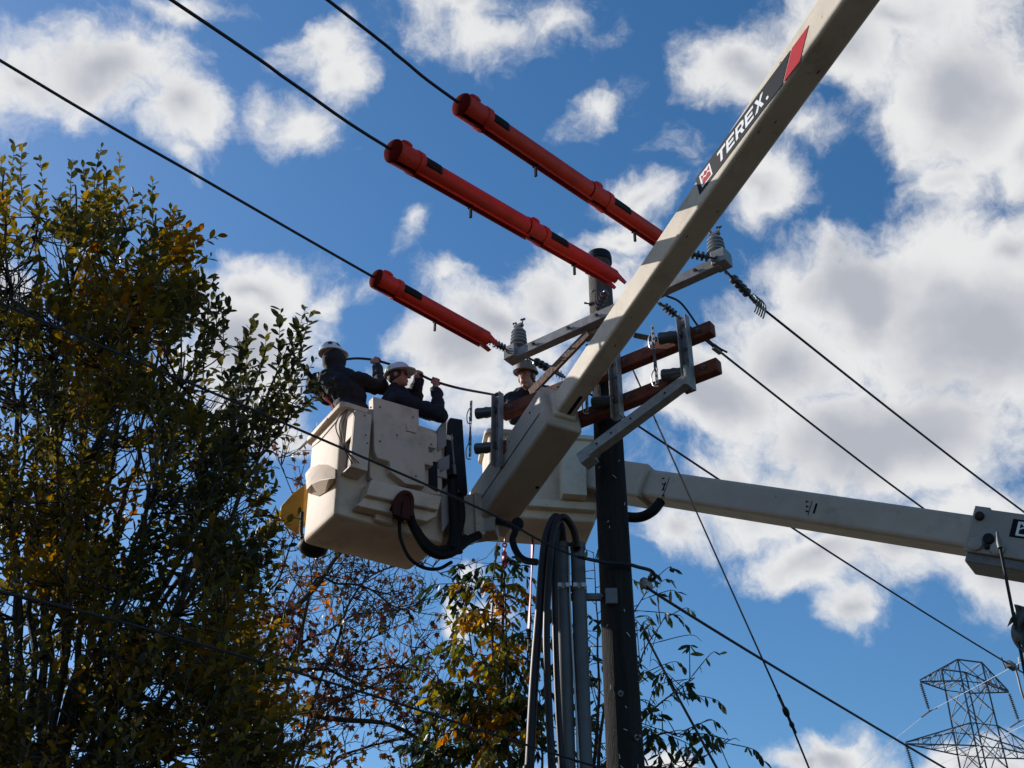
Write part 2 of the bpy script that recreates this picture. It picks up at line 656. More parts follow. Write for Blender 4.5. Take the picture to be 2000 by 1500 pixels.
# the roadway sits 4 mm above the verge
rd = MB()
rd.v += [V((-400, -1.8, .004)), V((400, -1.8, .004)), V((400, 5.2, .004)), V((-400, 5.2, .004))]
rd.f.append((0, 1, 2, 3))
tag(obj('road', rd, 'asphalt', base=V((0, 1.7, 0))), kind='structure')

# ------------------------------------------------------------------ utility pole
PX, PYY = .895, 9.7
PTOP = 9.81


def pole_r(z):
    return .118 + (PTOP - z) * .0063


pt = thing('utility_pole', (PX, PYY, 0), 'tall dark weathered wooden utility pole carrying the crossarms', 'utility pole')
mb = MB()
prof = []
H = PTOP
zs = [0 + (H - .0) * k / 60 for k in range(61)]
i0 = 0
NS = 28
for k, z in enumerate(zs):
    for j in range(NS):
        a = 2 * math.pi * j / NS
        crack = .006 * noise.noise(V((math.cos(a) * 3, math.sin(a) * 3, z * .35))) + .004 * noise.noise(V((math.cos(a) * 9, math.sin(a) * 9, z * .5)))
        r = pole_r(z) + crack
        mb.v.append(V((PX + r * math.cos(a), PYY + r * math.sin(a), z)))
for k in range(len(zs) - 1):
    for j in range(NS):
        mb.f.append((k * NS + j, k * NS + (j + 1) % NS, (k + 1) * NS + (j + 1) % NS, (k + 1) * NS + j))
mb.f.append(tuple(range((len(zs) - 1) * NS, len(zs) * NS)))
po = obj('shaft', mb, 'pole', pt)
po.data.materials.append(M['poletop'])
for p in po.data.polygons:
    if p.center.z > 8.55 + .3 * noise.noise(p.center * 2):
        p.material_index = 1
mb = MB()
mb.lathe((PX, PYY, PTOP - .10), (PX, PYY, PTOP + .025), [(0, pole_r(PTOP) + .012), (.5, pole_r(PTOP) + .012), (.85, pole_r(PTOP) + .004), (1, pole_r(PTOP) * .8)], 28)
obj('top_cap', mb, 'dark', pt)
for z, a in ((9.15, 200), (8.62, 205), (9.5, 215), (7.35, 225), (5.1, 262), (4.75, 300)):
    r = pole_r(z)
    dr = V((math.cos(R(a)), math.sin(R(a)), 0))
    mb = MB().tube([V((PX, PYY, z)) + dr * (r - .05), V((PX, PYY, z)) + dr * (r + .07)], .012, 8)
    mb.tube([V((PX, PYY, z)) + dr * (r + .012), V((PX, PYY, z)) + dr * (r + .024)], .026, 6)
    obj('through_bolt', mb, 'galv_dark', pt)

rnd_ = random.Random(9)
for k in range(22):
    z = rnd_.uniform(4.4, 9.3)
    a = rnd_.uniform(200, 330)
    rr_ = pole_r(z) + .006
    dr = V((math.cos(R(a)), math.sin(R(a)), 0))
    tg_ = V((-dr.y, dr.x, 0))
    c_ = V((PX, PYY, z)) + dr * rr_
    sl_ = Z * rnd_.uniform(.3, 1) + tg_ * rnd_.uniform(-1, 1)
    obj('staple', MB().box(c_, (sl_.normalized(), sl_.normalized().cross(dr), dr), (rnd_.uniform(.010, .022), .0025, .004)), 'alu', pt)
# ------------------------------------------------------------------ crossarms
ZS = 8.80
SL, SR = PZ(1004, 697, ZS), PZ(1408, 514, ZS)
ADIR = (SR - SL).normalized()                    # along the arms
ANRM = V((-ADIR.y, ADIR.x, 0))                   # across the arms, away from the camera
if ANRM.y < 0:
    ANRM = -ANRM
t = thing('steel_crossarm', (SL + SR) / 2, 'grey galvanised steel crossarm just below the pole top', 'crossarm')
obj('tube', MB().beam(SL, SR, .095, .105), 'galv', t, .006)
for e, sg in ((SL, -1), (SR, 1)):
    obj('end_box', MB().box(e + ADIR * (sg * .01) + Z * .035, (ADIR, ANRM, Z), (.07, .075, .075)), 'galv', t, .006)
for f in (.12, .3, .44, .58, .72, .9):
    c = SL.lerp(SR, f)
    obj('bolt', MB().tube([c - ANRM * .085, c + ANRM * .085], .011, 8).tube([c - ANRM * .07, c - ANRM * .055], .022, 6), 'galv_dark', t)
obj('pole_gain', MB().box(V((PX, PYY, ZS)) - ANRM * .15, (ADIR, ANRM, Z), (.12, .045, .10)), 'galv', t, .006)
mid = (SL + SR) / 2

BU = {}
for nm, zz, lab in (('u', 8.15, 'reddish wooden crossarm, upper of the stacked pair'), ('l', 7.74, 'reddish wooden crossarm, lower of the stacked pair')):
    base_l, base_r = PZ(990, 805, 8.15), PZ(1385, 645, 8.15)
    a = V((base_l.x, base_l.y, zz)) - ADIR * .05
    b = V((base_r.x, base_r.y, zz)) + ADIR * (.04 if nm == 'u' else .06)
    BU[nm] = (a, b)
    t = thing('wooden_crossarm', (a + b) / 2, lab, 'crossarm', 'wooden crossarms on the pole')
    obj('beam', MB().beam(a, b, .10, .135), 'redwood', t, .012)
    for f in (.06, .3, .62, .95):
        c = a.lerp(b, f)
        obj('bolt', MB().tube([c - ANRM * .08, c + ANRM * .08], .011, 8).tube([c - ANRM * .066, c - ANRM * .052], .024, 6), 'galv_dark', t)

# twin channel brackets tying the two wooden arms
UB = BU['u'][0]


def arm_pt(f, z):
    a, b = BU['u']
    p = a.lerp(b, f)
    return V((p.x, p.y, z))


def find_f(px):
    best = min(range(0, 1001), key=lambda k: abs(pix(arm_pt(k / 1000, 7.95))[0] - px))
    return best / 1000


def pix(p):
    q = p - CAM
    fw = q.y * cp + q.z * sp
    up = -q.y * sp + q.z * cp
    return 1000 + q.x / fw * FPX, 750 - up / fw * FPX


for px, lab in ((983, 'tall grey channel bracket joining the wooden arms near the third worker'),
                (1213, 'grey channel bracket joining the wooden arms beside the pole'),
                (1350, 'grey channel bracket joining the wooden arms at the tips under the steel arm end')):
    c = arm_pt(find_f(px), 7.93) - ANRM * .055
    t = thing('channel_bracket', c, lab, 'bracket', 'channel brackets on the wooden crossarms')
    h = .40
    obj('web', MB().box(c - ANRM * .008, (ADIR, ANRM, Z), (.045, .005, h)), 'galv', t, .002)
    for sg in (-1, 1):
        obj('flange', MB().box(c - ANRM * .040 + ADIR * (sg * .045), (ADIR, ANRM, Z), (.005, .036, h)), 'galv', t, .002)
    for k in range(6):
        zz = -.33 + k * .132
        obj('bolt_head', MB().tube([c + Z * zz - ANRM * .03 + ADIR * (.0 + .012 * (-1) ** k), c + Z * zz - ANRM * .012 + ADIR * (.012 * (-1) ** k)], .017, 6), 'galv_dark', t)
    # round stand-off posts that point out towards the line
    for zz, nm in ((.235, 'upper'), (-.17, 'lower')):
        s0 = c + Z * zz - ANRM * .0 - ADIR * .075
        s1 = s0 - ADIR * .17 - ANRM * .08 + Z * .01
        lb = 'round grey stand-off post, %s one on the channel bracket %s' % (nm, {983: 'near the third worker', 1213: 'beside the pole', 1350: 'at the arm tips'}[px])
        q = thing('standoff_post', s0, lb, 'insulator', 'round stand-off posts on the channel brackets')
        obj('barrel', MB().lathe(s0 + ADIR * .04, s1, [(0, .040), (.1, .056), (.3, .050), (.5, .058), (.62, .052), (.9, .058), (.97, .050), (1, .03)], 18), 'porcelain_dark', q)
        top = s1 - ANRM * .045 - ADIR * .02
        obj('strap', MB().box(top + Z * .02, (ADIR, ANRM, Z), (.014, .004, .12)), 'alu', q, .001)
        for k in range(4):
            obj('slot', MB().box(top + Z * (.10 - k * .06) - ANRM * .0055, (ADIR, ANRM, Z), (.005, .002, .012)), 'dark', q)
        obj('bail_wire', MB().tube(spline([top + Z * .06 - ADIR * .02, top - ADIR * .05 + Z * .0, top - ADIR * .04 - Z * .10, top - Z * .13 + ADIR * .01], 5), .006, 6), 'alu', q)
    w0 = c - ADIR * .28 - ANRM * .13
    q = MB()
    q.tube([w0 + Z * .20, w0 + Z * .05 + ADIR * .012, w0 - Z * .12], .006, 6)
    q.tube([w0 + Z * .20 + ADIR * .03, w0 + Z * .04 + ADIR * .02, w0 - Z * .13 + ADIR * .03], .006, 6)
    obj('link_rod', q, 'galv_dark', t)

# square steel strut with an open end
sa = PY(1152, 885, 9.28)
sb = PY(1342, 744, 8.72)
t = thing('steel_strut', (sa + sb) / 2, 'square grey steel strut with an open end, sloping across the pole', 'strut')
ax, ay, az = frame(sb - sa)
mb = MB()
for oy, oz, hy, hz in ((.043, 0, .004, .047), (-.043, 0, .004, .047), (0, .043, .039, .004), (0, -.043, .039, .004)):
    mb.box((sa + sb) / 2 + ay * oy + az * oz, (ax, ay, az), ((sb - sa).length / 2, hy, hz))
obj('square_tube', mb, 'galv', t)
for f in (.1, .25, .45, .8):
    c = sa.lerp(sb, f) - az * .0
    n_ = ay if (ay.dot(CAM - c) > 0) else -ay
    obj('bolt_hole', MB().tube([c + n_ * .045, c + n_ * .049], .012, 10), 'dark', t)
obj('end_bracket', MB().box(sb + Z * .02 + ax * .02, (ADIR, ANRM, Z), (.012, .06, .10)), 'galv', t, .003)
obj('pole_bracket', MB().box(sa - ax * .02 + Y * .06, (ax, ay, az), (.06, .07, .06)), 'galv', t, .003)

# flat timber brace up to the pole top
ba, bb = PY(1036, 768, 10.05), PY(1150, 650, 9.50)
t = MB().beam(ba, bb, .03, .10)
tag(obj('wooden_brace', t, 'plank', None, .006), 'flat brown timber brace slanting past the third worker', 'brace')
ba, bb = PY(1240, 655, 9.65), PY(1285, 664, 9.45)
tag(obj('wooden_brace', MB().beam(ba, bb, .03, .05), 'plank', None, .004), 'short pale timber brace beside the boom above the wooden arms', 'brace')


# ------------------------------------------------------------------ insulators and line hardware
def post_ins(base, label):
    t = thing('post_insulator', base, label, 'insulator', 'post insulators on the steel crossarm ends')
    pr = [(0, .055), (.06, .055)]
    for k in range(4):
        f = .1 + k * .19
        pr += [(f, .045), (f + .03, .088 - k * .004), (f + .07, .088 - k * .004), (f + .12, .05)]
    pr += [(.88, .045), (.92, .05), (1, .028)]
    obj('sheds', MB().lathe(base, base + Z * .23, pr, 22), 'porcelain', t)
    tp = base + Z * .23
    obj('clamp', MB().box(tp + Z * .02, (ADIR, ANRM, Z), (.05, .022, .016)).tube([tp - ADIR * .05 + Z * .02, tp - ADIR * .05 + Z * .075], .009, 8).tube([tp + ADIR * .045 + Z * .02, tp + ADIR * .055 + Z * .08], .009, 8)
        .tube([tp - ADIR * .07 + Z * .08, tp - ADIR * .03 + Z * .07], .014, 6).tube([tp + ADIR * .03 + Z * .085, tp + ADIR * .08 + Z * .075], .014, 6), 'galv_dark', t, .002)


post_ins(SL + Z * .11 + ADIR * .06, 'grey ribbed post insulator standing on the steel arm above the third worker')
post_ins(SR + Z * .11 - ADIR * .03, 'pale grey ribbed post insulator standing on the steel arm tip beyond the boom')


def dead_end(a, b, label, clamp=True):
    a, b = V(a), V(b)
    L = (b - a).length
    d = (b - a).normalized()
    t = thing('strain_insulator', a, label, 'insulator', 'strain insulators holding the line wires')
    n_ = 4
    l0, l1 = a + d * (L * .18), a + d * (L * .68)
    obj('shackle', MB().tube([a, l0], .012, 8).tube(spline([a + Z * .03, a - d * .03, a - Z * .03, a + d * .04 - Z * .02], 4), .008, 6), 'galv_dark', t)
    pr = [(0, .015)]
    for k in range(n_):
        f = .04 + k * .24
        pr += [(f, .018), (f + .03, .040), (f + .11, .046), (f + .14, .022)]
    pr += [(1, .015)]
    obj('discs', MB().lathe(l0, l1, pr, 14), 'porcelain_dark', t)
    if clamp:
        c = MB().tube([l1, b], .013, 8).beam(l1 + d * .02, b, .03, .035)
        _, s1, s2 = frame(d)
        for k in range(3):
            p = l1.lerp(b, .35 + .25 * k)
            c.tube([p - s2 * .05, p + s2 * .055], .007, 6)
        obj('strain_clamp', c, 'galv_dark', t, .002)
    return t


WR = .0125


def wire(name, pts, label, cat='cable', r=WR, m='wire', group=None, seg=6):
    mb = MB().tube(spline(pts, seg), r, 8)
    return tag(obj(name, mb, m), label, cat, group)


ZW = 8.87
GL = 'line conductors strung from the pole'
# towards the upper left, over the camera's left shoulder
W = {}
g1a, g1b = PZ(738, 546, ZW), PZ(948, 662, ZW)
ZM = 9.38
g2a, g2b = PZ(772, 297, 8.28), PZ(1196, 541, 8.86)
g2m = g2a.lerp(g2b, .55)
g3a, g3b = PZ(905, 207, 8.58), PZ(1310, 482, 8.92)
g3m = g3a.lerp(g3b, .56)


def far(p, x, y, z, k=1.6):
    q = PZ(x, y, z)
    return q + (q - p) * (k - 1)


for (a, px, zz, lab) in ((g1b, (0, 118), ZW, 'thin dark line wire entering the short orange sleeve'),
                         (g2b, (335, 0), 8.0, 'thin dark line wire entering the middle orange sleeves'),
                         (g3b, (640, 0), 8.42, 'thin dark line wire entering the uppermost orange sleeves')):
    q = PZ(px[0], px[1], zz)
    e = a + (q - a) * 2.2 + Z * .25
    st_ = {'s': g1a, 'm': g2a, 'u': g3a}[lab.split('the ')[1][0]]
    wire('line_wire', [a, st_, st_.lerp(q, .5) - Z * .01, q, e], lab, 'wire', WR, 'wire', GL)
dead_end(SL + ADIR * .0 - ANRM * .08 + Z * .03, g1b, 'dark strain insulator between the steel arm and the short orange sleeve')
pm = V((PX, PYY, 9.02)) - ANRM * .13
dead_end(pm + ANRM * .0 + ADIR * .02, g2b + (pm - g2b) * .12, 'grey strain insulator at the pole top behind the middle orange sleeve', False)
dead_end(SR - ANRM * .08 - Z * .0, g3b + (g3b - g3a).normalized() * .12, 'grey strain insulator half hidden behind the boom under the steel arm tip')

# onwards to the right
r1s = PZ(1484, 598, ZW - .1)
dead_end(SR + ANRM * .07 - Z * .04, r1s, 'dark strain insulator with armour clamps on the far side of the steel arm tip')
r1e = PZ(2000, 1000, ZW)
wire('line_wire', [r1s - (r1e - r1s).normalized() * .1, r1s.lerp(r1e, .5) - Z * .03, r1e, r1e + (r1e - r1s) * 1.2 + Z * .2], 'dark line wire leaving the steel arm tip for the frame edge', 'wire', WR, 'wire', GL)
# helical clamp on that wire
c = PZ(1474, 590, ZW - .1)
_, s1, s2 = frame(r1e - r1s)
q = MB()
for k in range(5):
    p = c + (r1e - r1s).normalized() * (.0 + k * .035)
    q.tube(spline([p + s2 * .10 + s1 * .0, p + s1 * .03, p - s2 * .08, p - s1 * .02 - s2 * .11], 4), .008, 6)
tag(obj('wire_clamp', q, 'galv_dark'), 'spiky dark bolted clamp where the wire leaves the steel arm tip', 'clamp')
r2s = PZ(1335, 628, 9.1)
pr_ = V((PX, PYY, 9.25)) + ANRM * .13 + ADIR * .1
dead_end(PZ(1287, 590, 9.2), r2s, 'dark strain insulator right of the boom above the wooden arm tips')
r2c, r2e = PZ(1405, 686, 9.1), PZ(1820, 1005, 9.1)
wire('line_wire', [r2s, r2c, r2c.lerp(r2e, .5) - Z * .03, r2e, r2e + (r2e - r2c) * 1.3 + Z * .2], 'dark line wire passing behind the pale grey boom at its middle', 'wire', WR, 'wire', GL)
wire('jumper_wire', [PZ(1300, 577, 9.15), PZ(1330, 592, 9.12), PZ(1362, 635, 9.1), PZ(1385, 665, 9.08), PZ(1405, 680, 9.1), PZ(1420, 688, 9.1)], 'short curved jumper wire clipped onto the line wire beside the arm tips', 'wire', .011)
q = MB().box(PZ(1400, 682, 9.1), frame(r2e - r2c), (.07, .025, .03))
tag(obj('wire_clamp', q, 'galv', None, .006), 'small grey parallel clamp joining the jumper to the line wire', 'clamp')
r3s = PZ(1100, 735, ZW)
dead_end(SL + ANRM * .07 + ADIR * .12 - Z * .02, r3s, 'dark strain insulator just above the third worker')
r3e = PZ(1975, 1300, ZW)
wire('line_wire', [r3s, r3s.lerp(r3e, .5) - Z * .06, r3e, r3e + (r3e - r3s) * 1.0 + Z * .3], 'dark line wire running under the pale grey boom to the tower', 'wire', WR, 'wire', GL)
q = MB().box(r3e, frame(r3e - r3s), (.12, .04, .05))
for k in range(3):
    q.tube([r3e + V((-.1 + .1 * k, 0, -.05)), r3e + V((-.12 + .14 * k, .02, .14 - .09 * (k % 2)))], .016, 6)
q.tube(spline([r3e + V((.05, 0, -.02)), PY(1988, 1322, r3e.y), PY(2000, 1365, r3e.y), PY(2030, 1420, r3e.y)], 5), .018, 8)
tag(obj('tap_clamp', q, 'galv_dark', None), 'dark tap clamp with a drooping lead on the wire above the lattice tower', 'clamp')


# ------------------------------------------------------------------ orange line guards
def guard(a, b, label, r=.084, bell=True, tail=False):
    a, b = V(a), V(b)
    L = (b - a).length
    d, s, u = frame(b - a)
    t = thing('line_guard', (a + b) / 2, label, 'line guard', 'orange rubber line guards clipped over the wires')
    mb = MB()
    # open-bottomed hose: a 300 degree shell with thickness
    def shell(p0, p1, r0, r1, gap=9, th=.007, n=22):
        i = len(mb.v)
        for p, rr in ((p0, r0), (p1, r1)):
            for rad in (rr, rr - th):
                for k in range(n + 1):
                    g_ = R(-90 + gap + (360 - 2 * gap) * k / n)
                    mb.v.append(p + s * (math.cos(g_) * rad) + u * (math.sin(g_) * rad))
        m_ = n + 1
        for k in range(n):
            mb.f.append((i + k, i + k + 1, i + 2 * m_ + k + 1, i + 2 * m_ + k))
            mb.f.append((i + m_ + k, i + 3 * m_ + k, i + 3 * m_ + k + 1, i + m_ + k + 1))
            mb.f.append((i + k, i + m_ + k, i + m_ + k + 1, i + k + 1))
            mb.f.append((i + 2 * m_ + k, i + 2 * m_ + k + 1, i + 3 * m_ + k + 1, i + 3 * m_ + k))
        for k in (0, n):
            mb.f.append((i + k, i + 2 * m_ + k, i + 3 * m_ + k, i + m_ + k))
    shell(a + d * .12, b, r, r)
    # skirts either side of the slot
    for sg in (-1, 1):
        mb.prism([a + d * .2 + s * (sg * r * .14) - u * (r * .985), b - d * .06 + s * (sg * r * .14) - u * (r * .985), b - d * .06 + s * (sg * r * .22) - u * (r * 1.38), a + d * .2 + s * (sg * r * .22) - u * (r * 1.38)], s * (sg * .008))
    body = obj('hose', mb, 'orange', t)
    if bell:
        mb = MB()
        shell(a - d * .02, a + d * .24, r * 1.17, r * 1.13, 12, .012)
        shell(a + d * .19, a + d * .245, r * 1.23, r * 1.23, 12, .016)
        obj('bell_end', mb, 'orange', t)
        obj('end_cap', MB().ell(a - d * .012, (s, u, d), (r * 1.175, r * 1.175, .05), 20, 10), 'orange_shaded', t)  # darker red than the hose: shade on the end put into its colour
        pm_ = MB()
        for p in (a + d * .06, a + d * .40):
            rr_ = r * (1.36 if p == a + d * .06 else 1.03)
        pl0_ = .30 + .14 * random.random()
        rows_ = [(a + d * .215, r * 1.03), (a + d * .26, r * 1.028), (a + d * (pl0_ + .04), r * 1.027), (a + d * (pl0_ + .09), r * 1.026), (a + d * (pl0_ + .12), r * 1.022)]
        for p, rr_ in rows_:
            for k in range(9):
                g_ = R(-28 + 96 * k / 8 * (1 if p != rows_[-1][0] else .62))
                pm_.v.append(p + s * (math.cos(g_) * rr_) + u * (math.sin(g_) * rr_))
        for q_ in range(4):
            for k in range(8):
                pm_.f.append((q_ * 9 + k, q_ * 9 + k + 1, q_ * 9 + k + 10, q_ * 9 + k + 9))
        so_ = obj('inner_shade_patch', pm_, 'black', t)  # black piece imitates the shadowed inside just past the bell
        md_ = so_.modifiers.new('thick', 'SOLIDIFY')
        md_.thickness = .006
        md_.offset = 0
        for k, g_ in enumerate((40, 140)):
            p = a + d * .06 + s * (math.cos(R(g_)) * r * 1.18) + u * (math.sin(R(g_)) * r * 1.18)
            obj('latch_ear', MB().ell(p, (d, s, u), (.06, .022, .022), 10, 6), 'orange', t)
    if tail:
        for sg in (-1, 1):
            q = b + s * (sg * r * .7)
            obj('end_flap', MB().prism([q - d * .10 - u * r * .5, q + d * .10 - u * r * .9, q + d * .14 - u * r * .4, q - d * .02 + u * r * .5], s * (sg * .012)), 'orange', t, .004)
    k_ = a + d * (L * .52) - u * (r * 1.2)
    q = MB().tube([k_, k_ - Z * .06], .009, 6).box(k_ - Z * .085, (d, s, Z), (.010, .010, .05)).tube([k_ - Z * .02 - s * .03, k_ - Z * .02 + s * .03], .008, 6)
    obj('pull_tag', q, 'dark', t, .002)
    return t


guard(g1a, g1b, 'short orange line guard above the two workers, lowest of the orange sleeves', tail=True)
guard(g2a, g2m + (g2b - g2a).normalized() * .06, 'orange line guard on the middle wire, the length nearer the sky', tail=False)
guard(g2m, g2b, 'orange line guard on the middle wire ending at the pole top', r=.077, tail=True)
guard(g3a, g3m + (g3b - g3a).normalized() * .06, 'orange line guard on the uppermost wire, the length with the free end')
guard(g3m, g3b, 'orange line guard on the uppermost wire vanishing behind the boom', r=.077)

# ------------------------------------------------------------------ near bucket lift
A0 = PD(1657, 0, 8.7)
B0 = PD(1180, 680, 10.8)
bax = (B0 - A0).normalized()
pb = PD(1098, 808, 11.25)
pe = PD(972, 1046, 12.1)
# put joint and tip on the boom axis
pb = A0 + bax * ((pb - A0).dot(bax))
pe = A0 + bax * ((pe - A0).dot(bax))
lift = thing('bucket_lift', V((A0.x + 1.2, A0.y - 3, 0)), 'cream aerial lift whose long boom crosses the picture and carries the two-man bucket', 'bucket lift')
Astart = A0 - bax * 3.0
_, bs_, bu_ = frame(bax)
if bs_.x > 0:
    bs_ = -bs_                                   # bs_ : towards the sunlit left side


def bw(p):
    f_ = (p - A0).dot(bax) / (B0 - A0).dot(bax)
    return .262 - .062 * f_, .315 - .062 * f_


w0, h0 = bw(Astart)
w1, h1 = bw(pb + bax * .05)
boom = obj('boom', MB().beam(Astart, pb + bax * .06, w0, h0, Z, w1, h1), 'fibre', lift, .035)
md = boom.modifiers['bevel']
md.segments = 5
# decals on the sunlit side, found by where they show, laid on the real face


def side_pt(x, y, eps=.0025):
    p0 = A0 + bs_ * (bw(A0)[0] / 2 + eps)
    p1 = B0 + bs_ * (bw(B0)[0] / 2 + eps)
    dd = (p1 - p0).normalized()
    n_ = dd.cross(bu_).normalized()
    return PP(x, y, p0, n_), n_


def decal_frame():
    lo, n_ = side_pt(1372, 352)
    hi, _ = side_pt(1522, 150)
    ex = (hi - lo).normalized()
    ey = n_.cross(ex)
    if ey.z < 0:
        ey = -ey
    if n_.dot(bs_) < 0:
        n_ = -n_
    return lo, ex, ey, n_


dlo, dex, dey, dn = decal_frame()


def d2(px, py):
    p, _ = side_pt(px, py)
    q = p - dlo
    return q.dot(dex), q.dot(dey)


def flat(poly, lift_, th=.0012):
    return MB().prism([dlo + dex * a + dey * b + dn * lift_ for a, b in poly], dn * th)


x0 = d2(1360, 356)[0]
yb = d2(1367, 384)[1]
yt = d2(1480, 178)[1]
x1 = d2(1526, 150)[0]
xr = d2(1548, 95)[0]
hh = .098
y0, y1 = -hh, hh
sl = .16
obj('decal_strip', flat([(x0, y0), (x1 - .02, y0), (x1 + sl, y1), (x0 + .0, y1)], .0), 'black_ink', boom, smooth=False)
obj('decal_stripe', flat([(x1 + .0, y0), (x1 + .20, y0), (x1 + .20 + sl * 1.15, y1), (x1 + sl + .02, y1)], .0), 'red_ink', boom, smooth=False)
LET = {
    'T': [[(0, 1), (1, 1), (1, .78), (.63, .78), (.63, 0), (.37, 0), (.37, .78), (0, .78)]],
    'E': [[(0, 0), (0, 1), (.95, 1), (.95, .79), (.26, .79), (.26, .61), (.85, .61), (.85, .4), (.26, .4), (.26, .21), (.95, .21), (.95, 0)]],
    'R': [[(0, 0), (0, 1), (.7, 1), (.95, .88), (.95, .5), (.74, .38), (1, 0), (.70, 0), (.48, .35), (.26, .35), (.26, .55), (.62, .55), (.69, .62), (.69, .75), (.62, .80), (.26, .80), (.26, .55), (.255, .35), (.255, 0)]],
    'X': [[(0, 1), (.3, 1), (.5, .68), (.7, 1), (1, 1), (.66, .52), (1, 0), (.7, 0), (.5, .34), (.3, 0), (0, 0), (.34, .52)]],
}
LET['R'] = [[(0, 0), (0, 1), (.7, 1), (.95, .88), (.95, .5), (.74, .38), (1, 0), (.70, 0), (.48, .35), (.26, .35), (.26, 0)]]
lx = x0 + .29
lw, lh = .128, .088
for ch in 'TEREX':
    for poly in LET[ch]:
        pp = [(lx + a * lw * .9 + (b - .5) * .03, (b - .5) * lh * 1.35) for a, b in poly]
        obj('letter', flat(pp, .0018), 'white_ink', boom, smooth=False)
    if ch == 'R':
        pp = [(lx + a * lw * .9 + (b - .5) * .03, (b - .5) * lh * 1.35) for a, b in ((.26, .55), (.62, .55), (.69, .62), (.69, .74), (.62, .80), (.26, .80))]
        obj('letter_counter', flat(pp, .0034), 'black_ink', boom, smooth=False)
    lx += lw
obj('period', MB().lathe(dlo + dex * (lx + .02) + dey * -.045 + dn * .0018, dlo + dex * (lx + .02) + dey * -.045 + dn * .003, [(0, .016), (1, .016)], 12), 'white_ink', boom, smooth=False)
e0 = x0 + .05
obj('emblem', flat([(e0, -.07), (e0 + .15, -.07), (e0 + .15, .07), (e0, .07)], .0018), 'white_ink', boom, smooth=False)


def crown(e0, ox, sc_, li, m_, par, fl):
    for poly in ([(.0, -.5), (1, -.5), (1, -.12), (.75, .05), (.5, -.12), (.25, .05), (0, -.12)], [(0, .5), (0, .02), (.24, .22), (.5, .05), (.76, .22), (1, .02), (1, .5), (.75, .26), (.5, .5), (.25, .26)]):
        obj('emblem_crown', fl([(e0 + a * .11 * sc_, b * .11 * sc_) for a, b in poly], li), m_, par, smooth=False)


crown(e0 + .02, 0, 1, .0034, 'red_ink', boom, flat)

rnd_ = random.Random(5)
for k in range(9):
    f_ = rnd_.uniform(-.05, 1.0)
    p_ = A0.lerp(B0, f_)
    w_, h_ = bw(p_)
    on_side = rnd_.random() < .4
    c_ = p_ + (bs_ * (w_ / 2 + .0004) + bu_ * rnd_.uniform(-.09, .09) if on_side else -bu_ * (h_ / 2 + .0004) + bs_ * rnd_.uniform(-.08, .08))
    e_ = bu_ if on_side else bs_
    nn_ = bs_ if on_side else -bu_
    pl_ = []
    for q in range(7):
        a_ = 2 * math.pi * q / 7
        rr_ = rnd_.uniform(.4, 1)
        pl_.append(c_ + bax * (math.cos(a_) * rr_ * rnd_.uniform(.008, .035)) + e_ * (math.sin(a_) * rr_ * .006))
    obj('paint_chip', MB().prism(pl_, nn_ * .0008), 'dark', boom, smooth=False)
# tip casing: steel box sleeve around the boom end
casing = obj('tip_casing', MB().beam(pb - bax * .02, pe, .37, .49), 'fibre_grey', lift, .03)
_, cs_, cu_ = frame(pe - pb)
if cs_.x > 0:
    cs_ = -cs_
lenc = (pe - pb).length
mid_c = (pb + pe) / 2
obj('seam', MB().box(mid_c + cs_ * .1865 - cu_ * .04, (bax, cs_, cu_), (lenc * .45, .002, .006)), 'dark', casing, smooth=False)
for f, oz in ((.15, .12), (.55, -.02), (.9, -.02), (.97, -.09)):
    p = pb.lerp(pe, f) + cs_ * .187 + cu_ * oz
    obj('bolt', MB().tube([p, p + cs_ * .004], .013, 8), 'dark', casing)
for f, oy in ((.9, .04), (.5, -.13)):
    p = pb.lerp(pe, f) - cu_ * .246 + cs_ * oy
    obj('bolt', MB().tube([p, p - cu_ * .004], .018, 8), 'dark', casing)
obj('collar', MB().beam(pb - bax * .07, pb + bax * .02, w1 + .05, h1 + .05), 'fibre', lift, .03)
p = pb - bax * .2
obj('slot_cover', MB().box(p - bu_ * (h1 / 2 + .004) + bs_ * -.02, (bax, bs_, bu_), (.12, .016, .004)), 'dark', lift, smooth=False)

# -- bucket
ZB = 6.90
FL, FR, BL, BR = PZ(655, 1020, ZB), PZ(878, 1058, ZB), PZ(597, 1062, ZB), PZ(805, 1112, ZB)
cen = (FL + FR + BL + BR) / 4
Lx = ((FR - FL) + (BR - BL)).normalized()
Lx = (Matrix.Rotation(R(7), 3, 'Z') @ Lx).normalized()
Sx = V((-Lx.y, Lx.x, 0))                          # away from camera
LEN = ((FR - FL).length + (BR - BL).length) / 2
WID = abs(((BL - FL) + (BR - FR)).dot(Sx)) / 2 * 1.14
LEN *= 1.03
cen = cen - Lx * .03
print('bucket', LEN, WID, Lx, cen)
HB = 1.17


